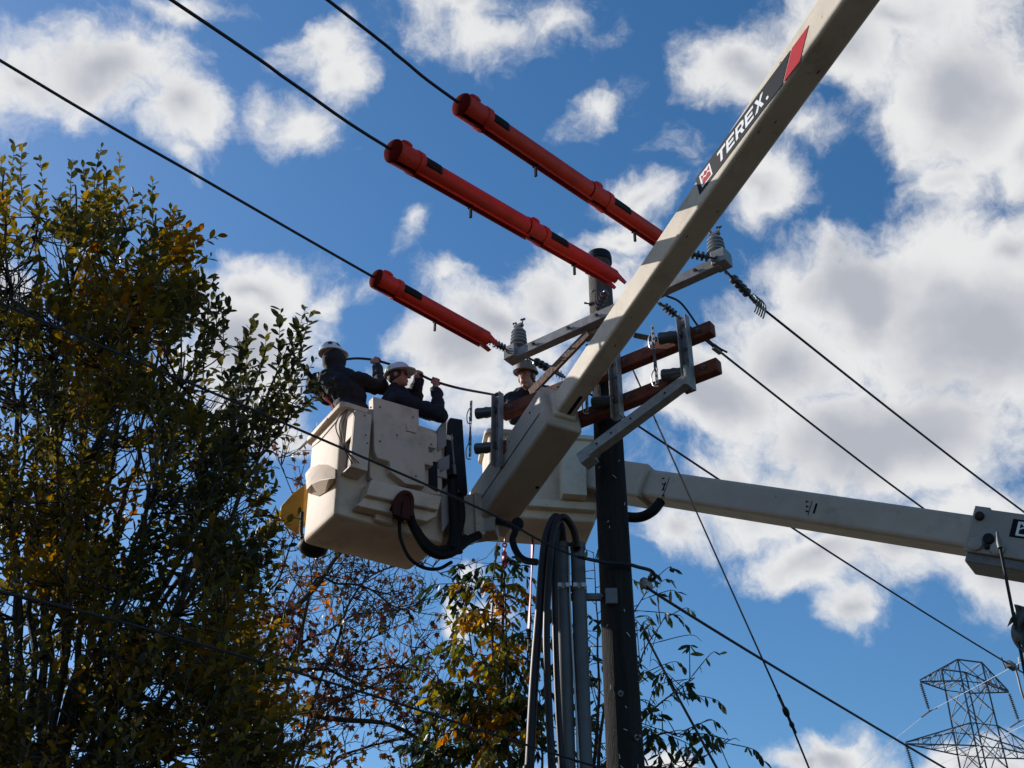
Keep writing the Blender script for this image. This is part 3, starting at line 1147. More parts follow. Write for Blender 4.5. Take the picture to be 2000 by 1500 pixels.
def bucket_mesh(c, Lx, Sx, ln, wd, h, zb, floor=.26):
    mb = MB()

    def ring(z, sx, sy, cr, k=3):
        i = len(mb.v)
        for (qx, qy, a0) in ((1, 1, 0), (-1, 1, 90), (-1, -1, 180), (1, -1, 270)):
            for j in range(k + 1):
                a = R(a0 + 90 * j / k)
                mb.v.append(V((c.x, c.y, z)) + Lx * (qx * (sx - cr) + math.cos(a) * cr) + Sx * (qy * (sy - cr) + math.sin(a) * cr))
        return i, 4 * (k + 1)
    l, w_ = ln / 2, wd / 2
    rows = [ring(zb, l * .955, w_ * .92, .04), ring(zb + .015, l * .985, w_ * .975, .045), ring(zb + .06, l, w_, .045), ring(zb + h * .6, l * 1.02, w_ * 1.03, .06), ring(zb + h - .06, l * 1.035, w_ * 1.05, .06),
            ring(zb + h - .05, l * 1.11, w_ * 1.17, .07), ring(zb + h, l * 1.115, w_ * 1.18, .07), ring(zb + h + .01, l * 1.07, w_ * 1.12, .06), ring(zb + h - .02, l * .98, w_ * .97, .06), ring(zb + floor, l * .93, w_ * .9, .05)]
    nn = rows[0][1]
    for (a, _), (b, _) in zip(rows, rows[1:]):
        for j in range(nn):
            mb.f.append((a + j, a + (j + 1) % nn, b + (j + 1) % nn, b + j))
    mb.f.append(tuple(range(rows[0][0], rows[0][0] + nn))[::-1])
    mb.f.append(tuple(range(rows[-1][0], rows[-1][0] + nn)))
    return mb


bucket = obj('bucket', bucket_mesh(cen, Lx, Sx, LEN, WID, HB, ZB), 'bucketfibre', lift, .008)
fc = cen - Sx * (WID / 2)


def fp(x, y, off):                                # pixel -> plane parallel to the front of the bucket
    return PP(x, y, V((fc.x, fc.y, ZB)) - Sx * (off + .035), Sx)


# big cover with stair-step outline
cov = [(729, 774), (818, 800), (819, 837), (813, 840), (852, 853), (852, 876), (837, 872), (838, 884), (846, 886), (846, 910), (830, 906), (832, 950), (792, 944), (763, 921), (761, 901), (737, 894), (731, 880)]
obj('control_cover', MB().prism([fp(x, y, .13) for x, y in cov], Sx * .10), 'bucketfibre', bucket, .008)
obj('cover_step', MB().prism([fp(x, y, .145) for x, y in ((794, 826), (818, 834), (813, 846), (794, 840))], Sx * .05), 'bucketfibre', bucket, .003)
# back stiffening panel behind the cover
bk = [(722, 800), (735, 797), (862, 850), (864, 968), (735, 945), (722, 930)]
obj('front_panel', MB().prism([fp(x, y, .045) for x, y in bk], Sx * .06), 'bucketfibre', bucket, .008)
# hollow step box with an open, dark side
q0, q1 = fp(694, 800, .17), fp(723, 806, .17)
qb = fp(697, 914, .17)
qc = fp(724, 932, .17)


def bx(l0, l1, s0, s1, z0, z1):
    c0 = V((fc.x, fc.y, 0)) + Lx * ((l0 + l1) / 2) - Sx * ((s0 + s1) / 2) + Z * ((z0 + z1) / 2)
    return MB().box(c0, (Lx, Sx, Z), (abs(l1 - l0) / 2, abs(s1 - s0) / 2, abs(z1 - z0) / 2))


def lof(p):
    return (p - fc).dot(Lx)


sl0, sl1, sz0, sz1 = lof(q0), lof(q1), qb.z, q0.z
so = .205
obj('step_front', bx(sl0, sl1 + .02, so - .02, so, sz0, sz1), 'bucketfibre', bucket, .006)
obj('step_floor', bx(sl0, sl1 + .02, .0, so - .022, sz0, sz0 + .02), 'bucketfibre', bucket, .004)
obj('step_top', bx(sl0, sl1 + .02, .02, so - .022, sz1 - .02, sz1), 'bucketfibre', bucket, .004)
obj('step_side', bx(sl0, sl0 + .02, .035, so - .022, sz0 + .34, sz1 - .022), 'bucketfibre', bucket, .004)
obj('step_edge', bx(sl0, sl0 + .02, so - .045, so - .022, sz0 + .022, sz0 + .338), 'bucketfibre', bucket, .003)
obj('step_shade_panel', bx(sl0 + .028, sl0 + .05, .045, so - .024, sz0 + .024, sz0 + .345), 'black', bucket)  # black panel stands in for the shade inside the open step
for x, y, of in ((714, 850, .208), (717, 866, .208), (712, 812, .208), (742, 795, .132), (806, 815, .132), (742, 862, .132), (812, 930, .132), (842, 868, .132), (775, 850, .132), (724, 796, .132)):
    p_ = fp(x, y, of)
    obj('bolt_head', MB().tube([p_, p_ - Sx * .008], .009, 6), 'galv_dark', bucket)
# lower ledge
obj('ledge', MB().prism([fp(x, y, .16) for x, y in ((725, 936), (863, 969), (857, 996), (716, 966))], Sx * .18), 'bucketfibre', bucket, .012)
obj('ledge_rib', MB().prism([fp(x, y, .10) for x, y in ((716, 966), (857, 996), (853, 1008), (834, 1018), (697, 987))], Sx * .12), 'bucketfibre', bucket, .012)
obj('lug', MB().prism([fp(x, y, .03) for x, y in ((733, 998), (765, 1006), (768, 1024), (735, 1014))], Sx * .06), 'bucketfibre', bucket, .012)
# scooped foothold on the sunlit end
lc = cen - Lx * (LEN / 2 * 1.03)


def lp(x, y, off):
    return PP(x, y, V((lc.x, lc.y, 0)) - Lx * off, Lx)


foot = MB()
top_r = [lp(x, y, -.012) for x, y in ((596, 925), (606, 912), (622, 905), (640, 906), (656, 915))]
rimp = [lp(x, y, .085) for x, y in ((599, 957), (608, 946), (625, 938), (642, 935), (655, 934))]
botp = [lp(x, y, -.006) for x, y in ((600, 962), (608, 966), (622, 970), (636, 962), (652, 942))]
foot.v += top_r + rimp + botp
for k in range(4):
    foot.f.append((k, k + 1, 6 + k, 5 + k))
    foot.f.append((5 + k, 6 + k, 11 + k, 10 + k))
    foot.f.append((10 + k, 11 + k, k + 1, k))
foot.f += [(0, 5, 10), (4, 14, 9)]
obj('foothold', foot, 'bucketfibre', bucket, .006)
# cord looped on the corner of the bucket
for k, o_ in enumerate((0, 7, 13)):
    pts = [fp(676 + o_ * .3, 800, .06), fp(660 + o_, 818, .10), fp(656 + o_, 836, .10), fp(664 + o_ * .6, 858, .12), fp(674 + o_ * .3, 880, .19), fp(688 + o_, 905, .22)]
    obj('cord', MB().tube(spline(pts, 5), .006, 6), 'leather' if k else 'brownhose', bucket)
obj('rim_handle', MB().tube([lp(585, 878, .05), lp(606, 858, .06), lp(640, 818, .06)], .009, 8), 'bucketfibre', bucket)

# dark scuff pad and valve block at the boom side of the bucket
er = lof(fp(868, 900, 0))
obj('valve_panel', MB().prism([fp(x, y, .02) for x, y in ((874, 826), (880, 815), (904, 819), (907, 870), (914, 960), (912, 985), (890, 990), (868, 960))], Sx * .08), 'dark', lift, .01)
for poly, m_ in (([(855, 838), (872, 815), (872, 870), (856, 882)], 'steelpaint'), ([(856, 898), (878, 888), (878, 915), (858, 925)], 'steelpaint'), ([(853, 915), (872, 918), (874, 935), (854, 930)], 'fibre_grey'), ([(838, 900), (855, 902), (855, 960), (838, 950)], 'dark'), ([(861, 960), (880, 940), (884, 1010), (864, 1040)], 'steelpaint')):
    obj('valve_plate', MB().prism([fp(x, y, .06) for x, y in poly], Sx * .03), m_, lift, .004)
obj('guide_rod', MB().tube([fp(882, 848, .07), fp(887, 905, .07)], .008, 8).tube([fp(887, 908, .07), fp(893, 963, .07)], .016, 8), 'fibre_grey', lift)
obj('guide_ring', MB().tube(spline([fp(889, 955, .09), fp(895, 960, .09), fp(891, 966, .09), fp(887, 960, .09), fp(889, 955, .09)], 4), .007, 6), 'alu', lift)
obj('mount_bracket', MB().prism([fp(x, y, .05) for x, y in ((904, 972), (912, 966), (925, 963), (941, 968), (945, 1048), (938, 1052), (909, 1058), (907, 1048), (903, 995))], Sx * .16), 'fibre_grey', lift, .012)
obj('mount_foot', MB().prism([fp(x, y, .07) for x, y in ((925, 963), (941, 969), (945, 1046), (928, 1045))], -Sx * .03), 'fibre_grey', lift, .006)
obj('mount_shaft', MB().beam(cen + Lx * (LEN / 2 - .05) + Z * .25, V((pe.x, pe.y, 0)) - bax * .25 + Z * (ZB - cen.z + .25 + cen.z), .22, .26), 'steelpaint', lift, .02)
blk = [([(768, 1000), (775, 985), (788, 972), (800, 975), (800, 1000), (808, 1030), (830, 1068), (858, 1084), (885, 1078), (915, 1055), (936, 1045)], .042, 'black'),
       ([(782, 985), (780, 1030), (784, 1058), (800, 1090), (826, 1108), (856, 1111), (882, 1098)], .017, 'black'),
       ([(812, 1030), (826, 1052), (850, 1072), (880, 1068), (910, 1050)], .035, 'black'),
       ([(884, 930), (886, 990), (888, 1040), (880, 1072)], .05, 'black'),
       ([(896, 965), (900, 1010), (892, 1050), (895, 1080)], .045, 'black'),
       ([(880, 1035), (876, 1078)], .012, 'black')]
for pts, r, m_ in blk:
    q = spline([fp(x, y, .11) for x, y in pts], 6)
    obj('hose', MB().tube(q, r, 12), m_, lift)
for k, pts in enumerate(([(772, 1012), (772, 985), (783, 966), (796, 964), (803, 975), (802, 1010)], [(778, 1015), (779, 985), (789, 972), (797, 980), (796, 1015)], [(785, 1018), (788, 990), (792, 975), (790, 1015)])):
    obj('hose_loop', MB().tube(spline([fp(x, y, .20) for x, y in pts], 6), .028 - .004 * k, 10), 'brownhose', lift)
p0_ = casing and (pe - bax * .15 - cu_ * .24 + cs_ * .02)
obj('drain_hose', MB().tube(spline([p0_ + Z * .05, PD(1005, 1030, 11.4), PD(1001, 1055, 11.3), PD(1010, 1080, 11.2), PD(1025, 1094, 11.1), PD(1048, 1098, 11.0)], 6), .032, 12), 'black', lift)
obj('hose_boot', MB().ell(PD(1011, 1024, 11.45), (X, Y, Z), (.06, .05, .07), 12, 8), 'black', lift)

# ------------------------------------------------------------------ far bucket lift
A2, B2 = PD(1230, 945, 13.9), PD(1900, 1048, 11.4)
ax2 = (B2 - A2).normalized()
lift2 = thing('bucket_lift', V((B2.x + 3, B2.y - 2, 0)), 'pale grey aerial lift behind the pole with its boom running out to the frame edge', 'bucket lift')
E2 = B2 + ax2 * 2.6
boom2 = obj('boom', MB().beam(A2, B2 + ax2 * .1, .30, .33, Z, .30, .33), 'fibre_grey', lift2, .045)
boom2.modifiers['bevel'].segments = 5
_, s2_, u2_ = frame(ax2)
if s2_.y > 0:
    s2_ = -s2_


def b2p(x, y, off=.152):
    return PP(x, y, A2 + s2_ * off, s2_)


for (xs, ys) in (((1300, 932), (1300, 976)), ((1582, 978), (1582, 1006))):
    a, b = b2p(*xs), b2p(*ys)
    obj('gauge_line', MB().box((a + b) / 2, (s2_, ax2, u2_), (.0012, .003, (a - b).length / 2)), 'black_ink', boom2, smooth=False)
    for k in range(4 if xs[0] < 1400 else 3):
        c = a.lerp(b, (k + .3) / (4 if xs[0] < 1400 else 3))
        obj('gauge_mark', MB().prism([c - ax2 * .005, c - ax2 * .045 + u2_ * .012, c - ax2 * .045 - u2_ * .012], s2_ * .0015), 'black_ink', boom2, smooth=False)
for x, y, hx, hz in ((1592, 993, .006, .055), (1297, 950, .004, .05)):
    c = b2p(x, y)
    obj('small_label', MB().box(c, (s2_, ax2, u2_), (.0012, hx + .004, hz)), 'black_ink', boom2, smooth=False)
K0, K1 = B2 + ax2 * .02, E2
obj('knuckle', MB().beam(K0, K1, .40, .43, Z), 'steelpaint', lift2, .012)
obj('wear_pad', MB().beam(K0 + ax2 * .02 - u2_ * .26, K1 - u2_ * .26, .34, .10, Z), 'galv_dark', lift2, .02)
obj('top_plate', MB().beam(K0 + ax2 * .0 + u2_ * .225, K0 + ax2 * .14 + u2_ * .225, .38, .02, Z), 'steelpaint', lift2, .004)
for f, oz, r, m_ in ((.07, .13, .042, 'dark'), (.10, -.145, .062, 'steelpaint'), (.30, -.155, .062, 'steelpaint'), (.20, -.075, .05, 'dark'), (.20, -.15, .025, 'dark')):
    c = K0 + ax2 * f + u2_ * oz + s2_ * .2
    obj('roller' if r > .05 else 'pin', MB().lathe(c, c + s2_ * .035, [(0, r), (.8, r), (1, r * .85)], 18), m_, lift2)


def k2(poly, li):
    o_ = K0 + s2_ * (.202 + li)
    return MB().prism([o_ + ax2 * a + u2_ * b for a, b in poly], s2_ * .0012)


ex0 = .365
obj('badge', k2([(ex0, -.02), (ex0 + .30, -.02), (ex0 + .30, .155), (ex0, .155)], 0), 'black_ink', lift2, smooth=False)
obj('badge_frame', k2([(ex0 + .05, .0), (ex0 + .22, .0), (ex0 + .22, .135), (ex0 + .05, .135)], .0018), 'white_ink', lift2, smooth=False)
for poly in ([(.0, -.5), (1, -.5), (1, -.12), (.75, .05), (.5, -.12), (.25, .05), (0, -.12)], [(0, .5), (0, .02), (.24, .22), (.5, .05), (.76, .22), (1, .02), (1, .5), (.75, .26), (.5, .5), (.25, .26)]):
    obj('emblem_crown', k2([(ex0 + .075 + a * .12, .068 + b * .10) for a, b in poly], .0036), 'black_ink', lift2, smooth=False)
# sleeve at the pole and the far bucket
obj('tip_casing', MB().beam(A2 - ax2 * .75, A2 + ax2 * .30, .40, .40), 'fibre_grey', lift2, .03)
obj('hose', MB().tube(spline([PD(1290, 980, 13.3), PD(1275, 998, 13.2), PD(1250, 1010, 13.2), PD(1215, 1008, 13.2), PD(1170, 995, 13.2)], 6), .055, 12), 'black', lift2)
c2 = PD(1052, 1040, 14.1)
c2 = V((c2.x, c2.y, c2.z))
L2 = V((math.cos(R(8)), math.sin(R(8)), 0))
S2 = V((-L2.y, L2.x, 0))
b2 = obj('bucket', bucket_mesh(c2, L2, S2, 1.22, .66, 1.12, c2.z), 'fibre', lift2, .008)
obj('step_box', MB().box(c2 - S2 * .44 + L2 * .33 + Z * .52, (L2, S2, Z), (.14, .11, .30)), 'fibre', b2, .012)
obj('step_rib', MB().box(c2 - S2 * .37 + L2 * .2 + Z * .16, (L2, S2, Z), (.40, .05, .05)), 'fibre', b2, .012)
obj('side_pocket', MB().box(c2 + L2 * .63 - S2 * .1 + Z * .55, (L2, S2, Z), (.07, .2, .30)), 'fibre', b2, .012)

# ------------------------------------------------------------------ riser conduits and cables beside the pole
for px, lab in ((1098, 'grey plastic riser conduit, the one farther from the pole'), (1128, 'grey plastic riser conduit, the one nearer the pole')):
    p = PY(px, 1068, 9.58)
    t = thing('riser_conduit', (p.x, p.y, 0), lab, 'conduit', 'pair of riser conduits standing beside the pole')
    obj('pipe', MB().lathe((p.x + .03 * 0, p.y, 0), (p.x, p.y, p.z), [(0, .062), (.99, .062), (1, .060)], 22), 'pvc', t)
    obj('coupling', MB().lathe((p.x, p.y, p.z - .03), (p.x, p.y, p.z + .03), [(0, .066), (.2, .070), (.9, .070), (1, .058)], 22), 'pvc', t)
    z_ = PY(px, 1150, 9.58).z
    obj('strap', MB().lathe((p.x, p.y, z_ - .025), (p.x, p.y, z_ + .025), [(0, .0635), (.02, .067), (.98, .067), (1, .0635)], 22), 'galv', t)
    for sg in (-1, 1):
        obj('strap_bolt', MB().box((p.x + sg * .035, p.y - .075, z_), (X, Y, Z), (.018, .012, .02)), 'alu', t, .003)
zb_ = PY(1150, 1160, 9.6).z
pc1 = PY(1085, 1160, 9.66)
tag(obj('standoff_bracket', MB().beam((pc1.x, 9.665, zb_), (PX, 9.665, zb_), .04, .06).box((PX - .06, 9.54, zb_ - .05), (X, Y, Z), (.05, .02, .07)), 'galv_dark', None, .004), 'dark steel stand-off bracket tying the two conduits to the pole', 'bracket')
wire('ground_wire', [PY(1112, 1068, 9.5), PY(1113, 1160, 9.52), PY(1120, 1300, 9.52), PY(1131, 1500, 9.5), PY(1140, 1700, 9.5)], 'thin pale ground wire between the two conduits', 'wire', .008, 'alu')
cabs = [([(1099, 1075), (1096, 1035), (1087, 1010), (1074, 1028), (1063, 1075), (1053, 1200), (1043, 1330), (1034, 1500), (1030, 1600)], .038, 9.42, 'thick dark riser cable, outermost of the three bowed cables'),
        ([(1127, 1075), (1120, 1035), (1102, 1010), (1086, 1025), (1076, 1080), (1068, 1200), (1069, 1320), (1078, 1500), (1082, 1600)], .031, 9.36, 'thick dark riser cable, middle of the three bowed cables'),
        ([(1101, 1075), (1099, 1045), (1093, 1030), (1086, 1060), (1083, 1130), (1085, 1250), (1090, 1380), (1097, 1500), (1100, 1600)], .026, 9.46, 'dark red riser cable, innermost of the three bowed cables')]
for pts, r, yy, lab in cabs:
    ps = [PY(x, y, yy + (.16 if k == 0 else .08 if k == 1 else 0)) for k, (x, y) in enumerate(pts)]
    last = ps[-1]
    ps.append(V((last.x, last.y, .0)))
    tag(obj('riser_cable', MB().tube(spline(ps, 6), r, 12), 'redblack'), lab, 'cable', 'riser cables looping into the conduits')
tag(obj('cable_tag', MB().lathe(PY(1065, 1062, 9.58), PY(1063, 1082, 9.58), [(0, .042), (1, .042)], 14), 'white'), 'white sleeve tag wrapped round the outermost riser cable', 'tag')

# ------------------------------------------------------------------ lower cables, guys
GC = 'low communication cables tied to the pole'
wire('messenger_cable', [PY(-500, 385, 4.9), PY(0, 592, 5.9), PY(250, 698, 6.6), PY(500, 803, 7.3), PY(930, 990, 8.6), PY(1060, 1058, 9.05), PY(1130, 1088, 9.3), PY(1190, 1100, 9.5)], 'black communication cable crossing in front of the two-man bucket', 'cable', .0095, 'wire', GC)
wire('drop_cable', [PY(-400, 1065, 5.3), PY(0, 1155, 6.3), PY(250, 1218, 6.9), PY(500, 1290, 7.55), PY(750, 1365, 8.2), PY(950, 1430, 8.8), PY(1130, 1487, 9.35), PY(1190, 1505, 9.5)], 'lower black cable hanging across the trees to the pole', 'cable', .0095, 'wire', GC)
wire('span_cable', [PY(1262, 1142, 9.8), PY(1290, 1165, 9.95), PY(1500, 1295, 11.6), PY(1770, 1456, 14.3), PY(1990, 1585, 17.2)], 'black cable running from the pole down to the tower foot', 'cable', .014, 'wire', GC)
wire('cable_tail', [PY(1130, 1088, 9.3), PY(1180, 1098, 9.48), PY(1225, 1102, 9.52), PY(1248, 1108, 9.6), PY(1270, 1114, 9.7), PY(1279, 1124, 9.75), PY(1276, 1131, 9.78), PY(1263, 1133, 9.8)], 'short stiff cable tail curling round the pole', 'cable', .016, 'wire')
tag(obj('cable_dead_end', MB().ell(PY(1262, 1142, 9.8), frame(V((1, .5, -.2))), (.07, .035, .045), 12, 8).ell(PY(1258, 1136, 9.78), (X, Y, Z), (.04, .03, .04), 10, 6), 'galv'), 'small grey lashing clamp hung just past the pole', 'clamp')
gw = 'steel guy wires from the pole'
g_a, g_b = PY(1236, 722, 9.75), PY(1535, 1390, 10.6)
g_e = g_b + (g_b - g_a) * 1.5
t = thing('guy_wire', g_a, 'steel guy wire with a link, crossing the far boom', 'guy wire', gw)
obj('strand', MB().tube([g_a, g_b, PY(1580, 1500, 10.75), PY(1640, 1640, 11.0)], .0085, 8), 'wire', t)
obj('strain_link', MB().ell(g_b, frame(g_b - g_a), (.055, .028, .028), 10, 7).tube([g_b - (g_b - g_a).normalized() * .16, g_b + (g_b - g_a).normalized() * .2], .014, 8).ell(g_b + (g_b - g_a).normalized() * .12, frame(g_b - g_a), (.035, .022, .022), 10, 7), 'dark', t)
g_a, g_b = PY(1258, 1235, 9.75), PY(1315, 1345, 9.9)
t = thing('guy_wire', g_a, 'lower guy wire slanting through the long-leafed branches', 'guy wire', gw)
obj('strand', MB().tube([g_a, g_b, PY(1400, 1500, 10.1), PY(1450, 1590, 10.25)], .011, 8), 'wire', t)
obj('strain_link', MB().tube([g_b - (g_b - g_a) * .18, g_b + (g_b - g_a) * .1], .018, 8), 'dark', t)

# ------------------------------------------------------------------ loose gear
t = thing('hot_stick', PY(655, 800, 10.05), 'black and red insulated stick leaning on the two-man bucket rim', 'tool')
obj('grip', MB().caps(PY(592, 716, 9.95), PY(634, 772, 10.03), .027, .024, 12), 'black', t)
obj('shaft', MB().tube([PY(633, 771, 10.03), PY(658, 806, 10.08)], .021, 12), 'redstick', t)
t = thing('hot_stick', PY(1031, 1270, 9.9), 'slim red stick hanging below the boom tip casing', 'tool')
obj('shaft', MB().tube([PY(1041, 1050, 10.6), PY(1033, 1235, 10.6)], .022, 10), 'redstick', t)
obj('ferrule', MB().tube([PY(1033, 1232, 10.6), PY(1032, 1248, 10.6)], .03, 10).tube([PY(1032, 1248, 10.6), PY(1031, 1272, 10.6)], .016, 10), 'black', t)
t = thing('chain_hoist', PY(985, 1100, 11.0), 'rusty red chain and hook hanging under the boom tip casing', 'chain')
for k in range(6):
    c = PY(986 - k * .3, 1056 + k * 8.5, 11.1)
    a_ = X if k % 2 else Y
    obj('link', MB().tube(spline([c + Z * .032, c + a_ * .02, c - Z * .032, c - a_ * .02, c + Z * .032], 4), .008, 6), 'redmetal', t)
c = PY(985, 1098, 11.1)
obj('hook', MB().ell(c + Z * .05, (X, Y, Z), (.022, .016, .05), 10, 7).tube(spline([c, c - Z * .03 + X * .02, c - Z * .06, c - Z * .035 - X * .025], 4), .009, 6), 'redmetal', t)
wire('hand_line', [PY(984, 1104, 11.1), PY(987, 1180, 11.1), PY(989, 1250, 11.1), PY(992, 1400, 11.1), PY(994, 1560, 11.1)], 'thin hand line dangling from the red hook', 'rope', .008, 'wire')
# yellow apron and black bag on the far side of the bucket
ya = MB()
pl = []
ec = cen - Lx * (LEN / 2 + .06) + Sx * .22
yl = [PY(596, 945, 10.8), PY(572, 962, 10.85), PY(548, 988, 10.9), PY(545, 1010, 10.92), PY(558, 1030, 10.92), PY(576, 1040, 10.9), PY(592, 1018, 10.85)]
ya.prism(yl, V((.03, .06, .0)))
tag(obj('tool_apron', ya, 'yellow', None, .012), 'yellow tool apron hung on the far end of the two-man bucket', 'tool apron')
bg = MB()
bc = PY(612, 1068, 10.75)
bg.ell(bc, (Lx, Sx, Z), (.15, .14, .10), 18, 10)
bg.tube(spline([bc + Lx * -.12 + Z * .05, PY(588, 1040, 10.75), PY(590, 1000, 10.72)], 4), .02, 8)
tag(obj('tool_bag', bg, 'black', None), 'round black bag slung under the end of the two-man bucket', 'bag')
# rag on a rod
t = thing('rag_pole', PY(1960, 1250, 8.6), 'thin dark rod with a torn grey rag in front of the boom knuckle', 'rod')
rp = [PY(1947, 1040, 8.6), PY(1953, 1068, 8.6), PY(1972, 1165, 8.6), PY(1995, 1280, 8.6), PY(2030, 1460, 8.6)]
obj('rod', MB().tube(rp, .013, 8), 'dark', t)
obj('tip', MB().lathe(PY(1954, 1070, 8.58), PY(1947, 1038, 8.58), [(0, .022), (.3, .024), (1, .006)], 10), 'galv_dark', t)
rg = MB()
NX, NY = 10, 16
for j in range(NY + 1):
    for i in range(NX + 1):
        u_, v_ = i / NX, j / NY
        x = 1980 + 8 * v_ + u_ * (46 - 20 * v_) + 5 * math.sin(v_ * 7 + u_ * 3) - 6 * (1 - abs(2 * v_ - 1))
        y = 1180 + v_ * 92 + 14 * u_ * math.sin(u_ * 5)
        rg.v.append(PY(x, y, 8.62 + .04 * math.sin(u_ * 9 + v_ * 4) + .02 * math.sin(v_ * 17)))
for j in range(NY):
    for i in range(NX):
        if j > NY - 4 and (i * 7 + j) % 3 == 0:
            continue
        q = j * (NX + 1) + i
        rg.f.append((q, q + 1, q + NX + 2, q + NX + 1))
fr = len(rg.v)
rg.v += [PY(1983, 1195, 8.62), PY(1986, 1210, 8.62), PY(1968, 1224, 8.6), PY(1974, 1208, 8.6)]
rg.f.append((fr, fr + 1, fr + 2, fr + 3))
o = obj('rag', rg, 'rag', t)
sm = o.modifiers.new('thick', 'SOLIDIFY')
sm.thickness = .006


# ------------------------------------------------------------------ people
def remeshed(name, mb, vox, m_, parent, smooth=3, wrinkle=0.0):
    me = mb.mesh(name + '_raw')
    fix(me)
    o = bpy.data.objects.new(name + '_raw', me)
    col.objects.link(o)
    r = o.modifiers.new('r', 'REMESH')
    r.mode = 'VOXEL'
    r.voxel_size = vox
    s = o.modifiers.new('s', 'SMOOTH')
    s.iterations = smooth
    s.factor = .5
    if wrinkle:
        tx = bpy.data.textures.get('cloth_folds') or bpy.data.textures.new('cloth_folds', 'CLOUDS')
        tx.noise_scale = .10
        tx.noise_depth = 2
        dm = o.modifiers.new('d', 'DISPLACE')
        dm.texture = tx
        dm.strength = wrinkle
        dm.mid_level = .3
        dm.texture_coords = 'GLOBAL'
    dg = bpy.context.evaluated_depsgraph_get()
    ev = o.evaluated_get(dg)
    nm = bpy.data.meshes.new_from_object(ev)
    bpy.data.objects.remove(o)
    bpy.data.meshes.remove(me)
    b = world_of(parent)
    nm.transform(Matrix.Translation(-b))
    nm.name = name
    nm.materials.clear()
    nm.materials.append(M[m_])
    nm.shade_smooth()
    q = bpy.data.objects.new(name, nm)
    col.objects.link(q)
    q.parent = parent
    return q


def fist(mb, H, fore, grip, r=.016):
    """hand closed round a bar through H along grip, reached by a forearm pointing along fore"""
    g_ = grip.normalized()
    f_ = (fore - g_ * fore.dot(g_)).normalized()       # from wrist to bar
    n_ = g_.cross(f_)
    if n_.y > 0:
        n_ = -n_                                       # back of the hand towards the camera
    pc = H - f_ * .012 + n_ * .034
    mb.ell(H - f_ * .04 + n_ * .020, (g_, f_, n_), (.044, .046, .022), 12, 8)
    for k in range(4):
        o_ = g_ * ((k - 1.5) * .0215)
        ln = (.92, 1.0, .97, .82)[k]
        pts = []
        for a in (35, 95, 150, 205, 255):
            rr = r + .012 + .004 * (a < 100)
            pts.append(H + o_ + n_ * (math.cos(R(a)) * rr) + f_ * (math.sin(R(a)) * rr * 1.1 * ln))
        for q in range(4):
            mb.caps(pts[q], pts[q + 1], .0115 - .0008 * q, .0110 - .0008 * q, 8)
    th = [H - f_ * .045 + g_ * .035 + n_ * .01, H - f_ * .018 + g_ * .052 - n_ * .005, H + f_ * .004 + g_ * .036 - n_ * .026, H + f_ * .010 + g_ * .014 - n_ * .034]
    for q in range(3):
        mb.caps(th[q], th[q + 1], .0135 - .001 * q, .0125 - .001 * q, 8)


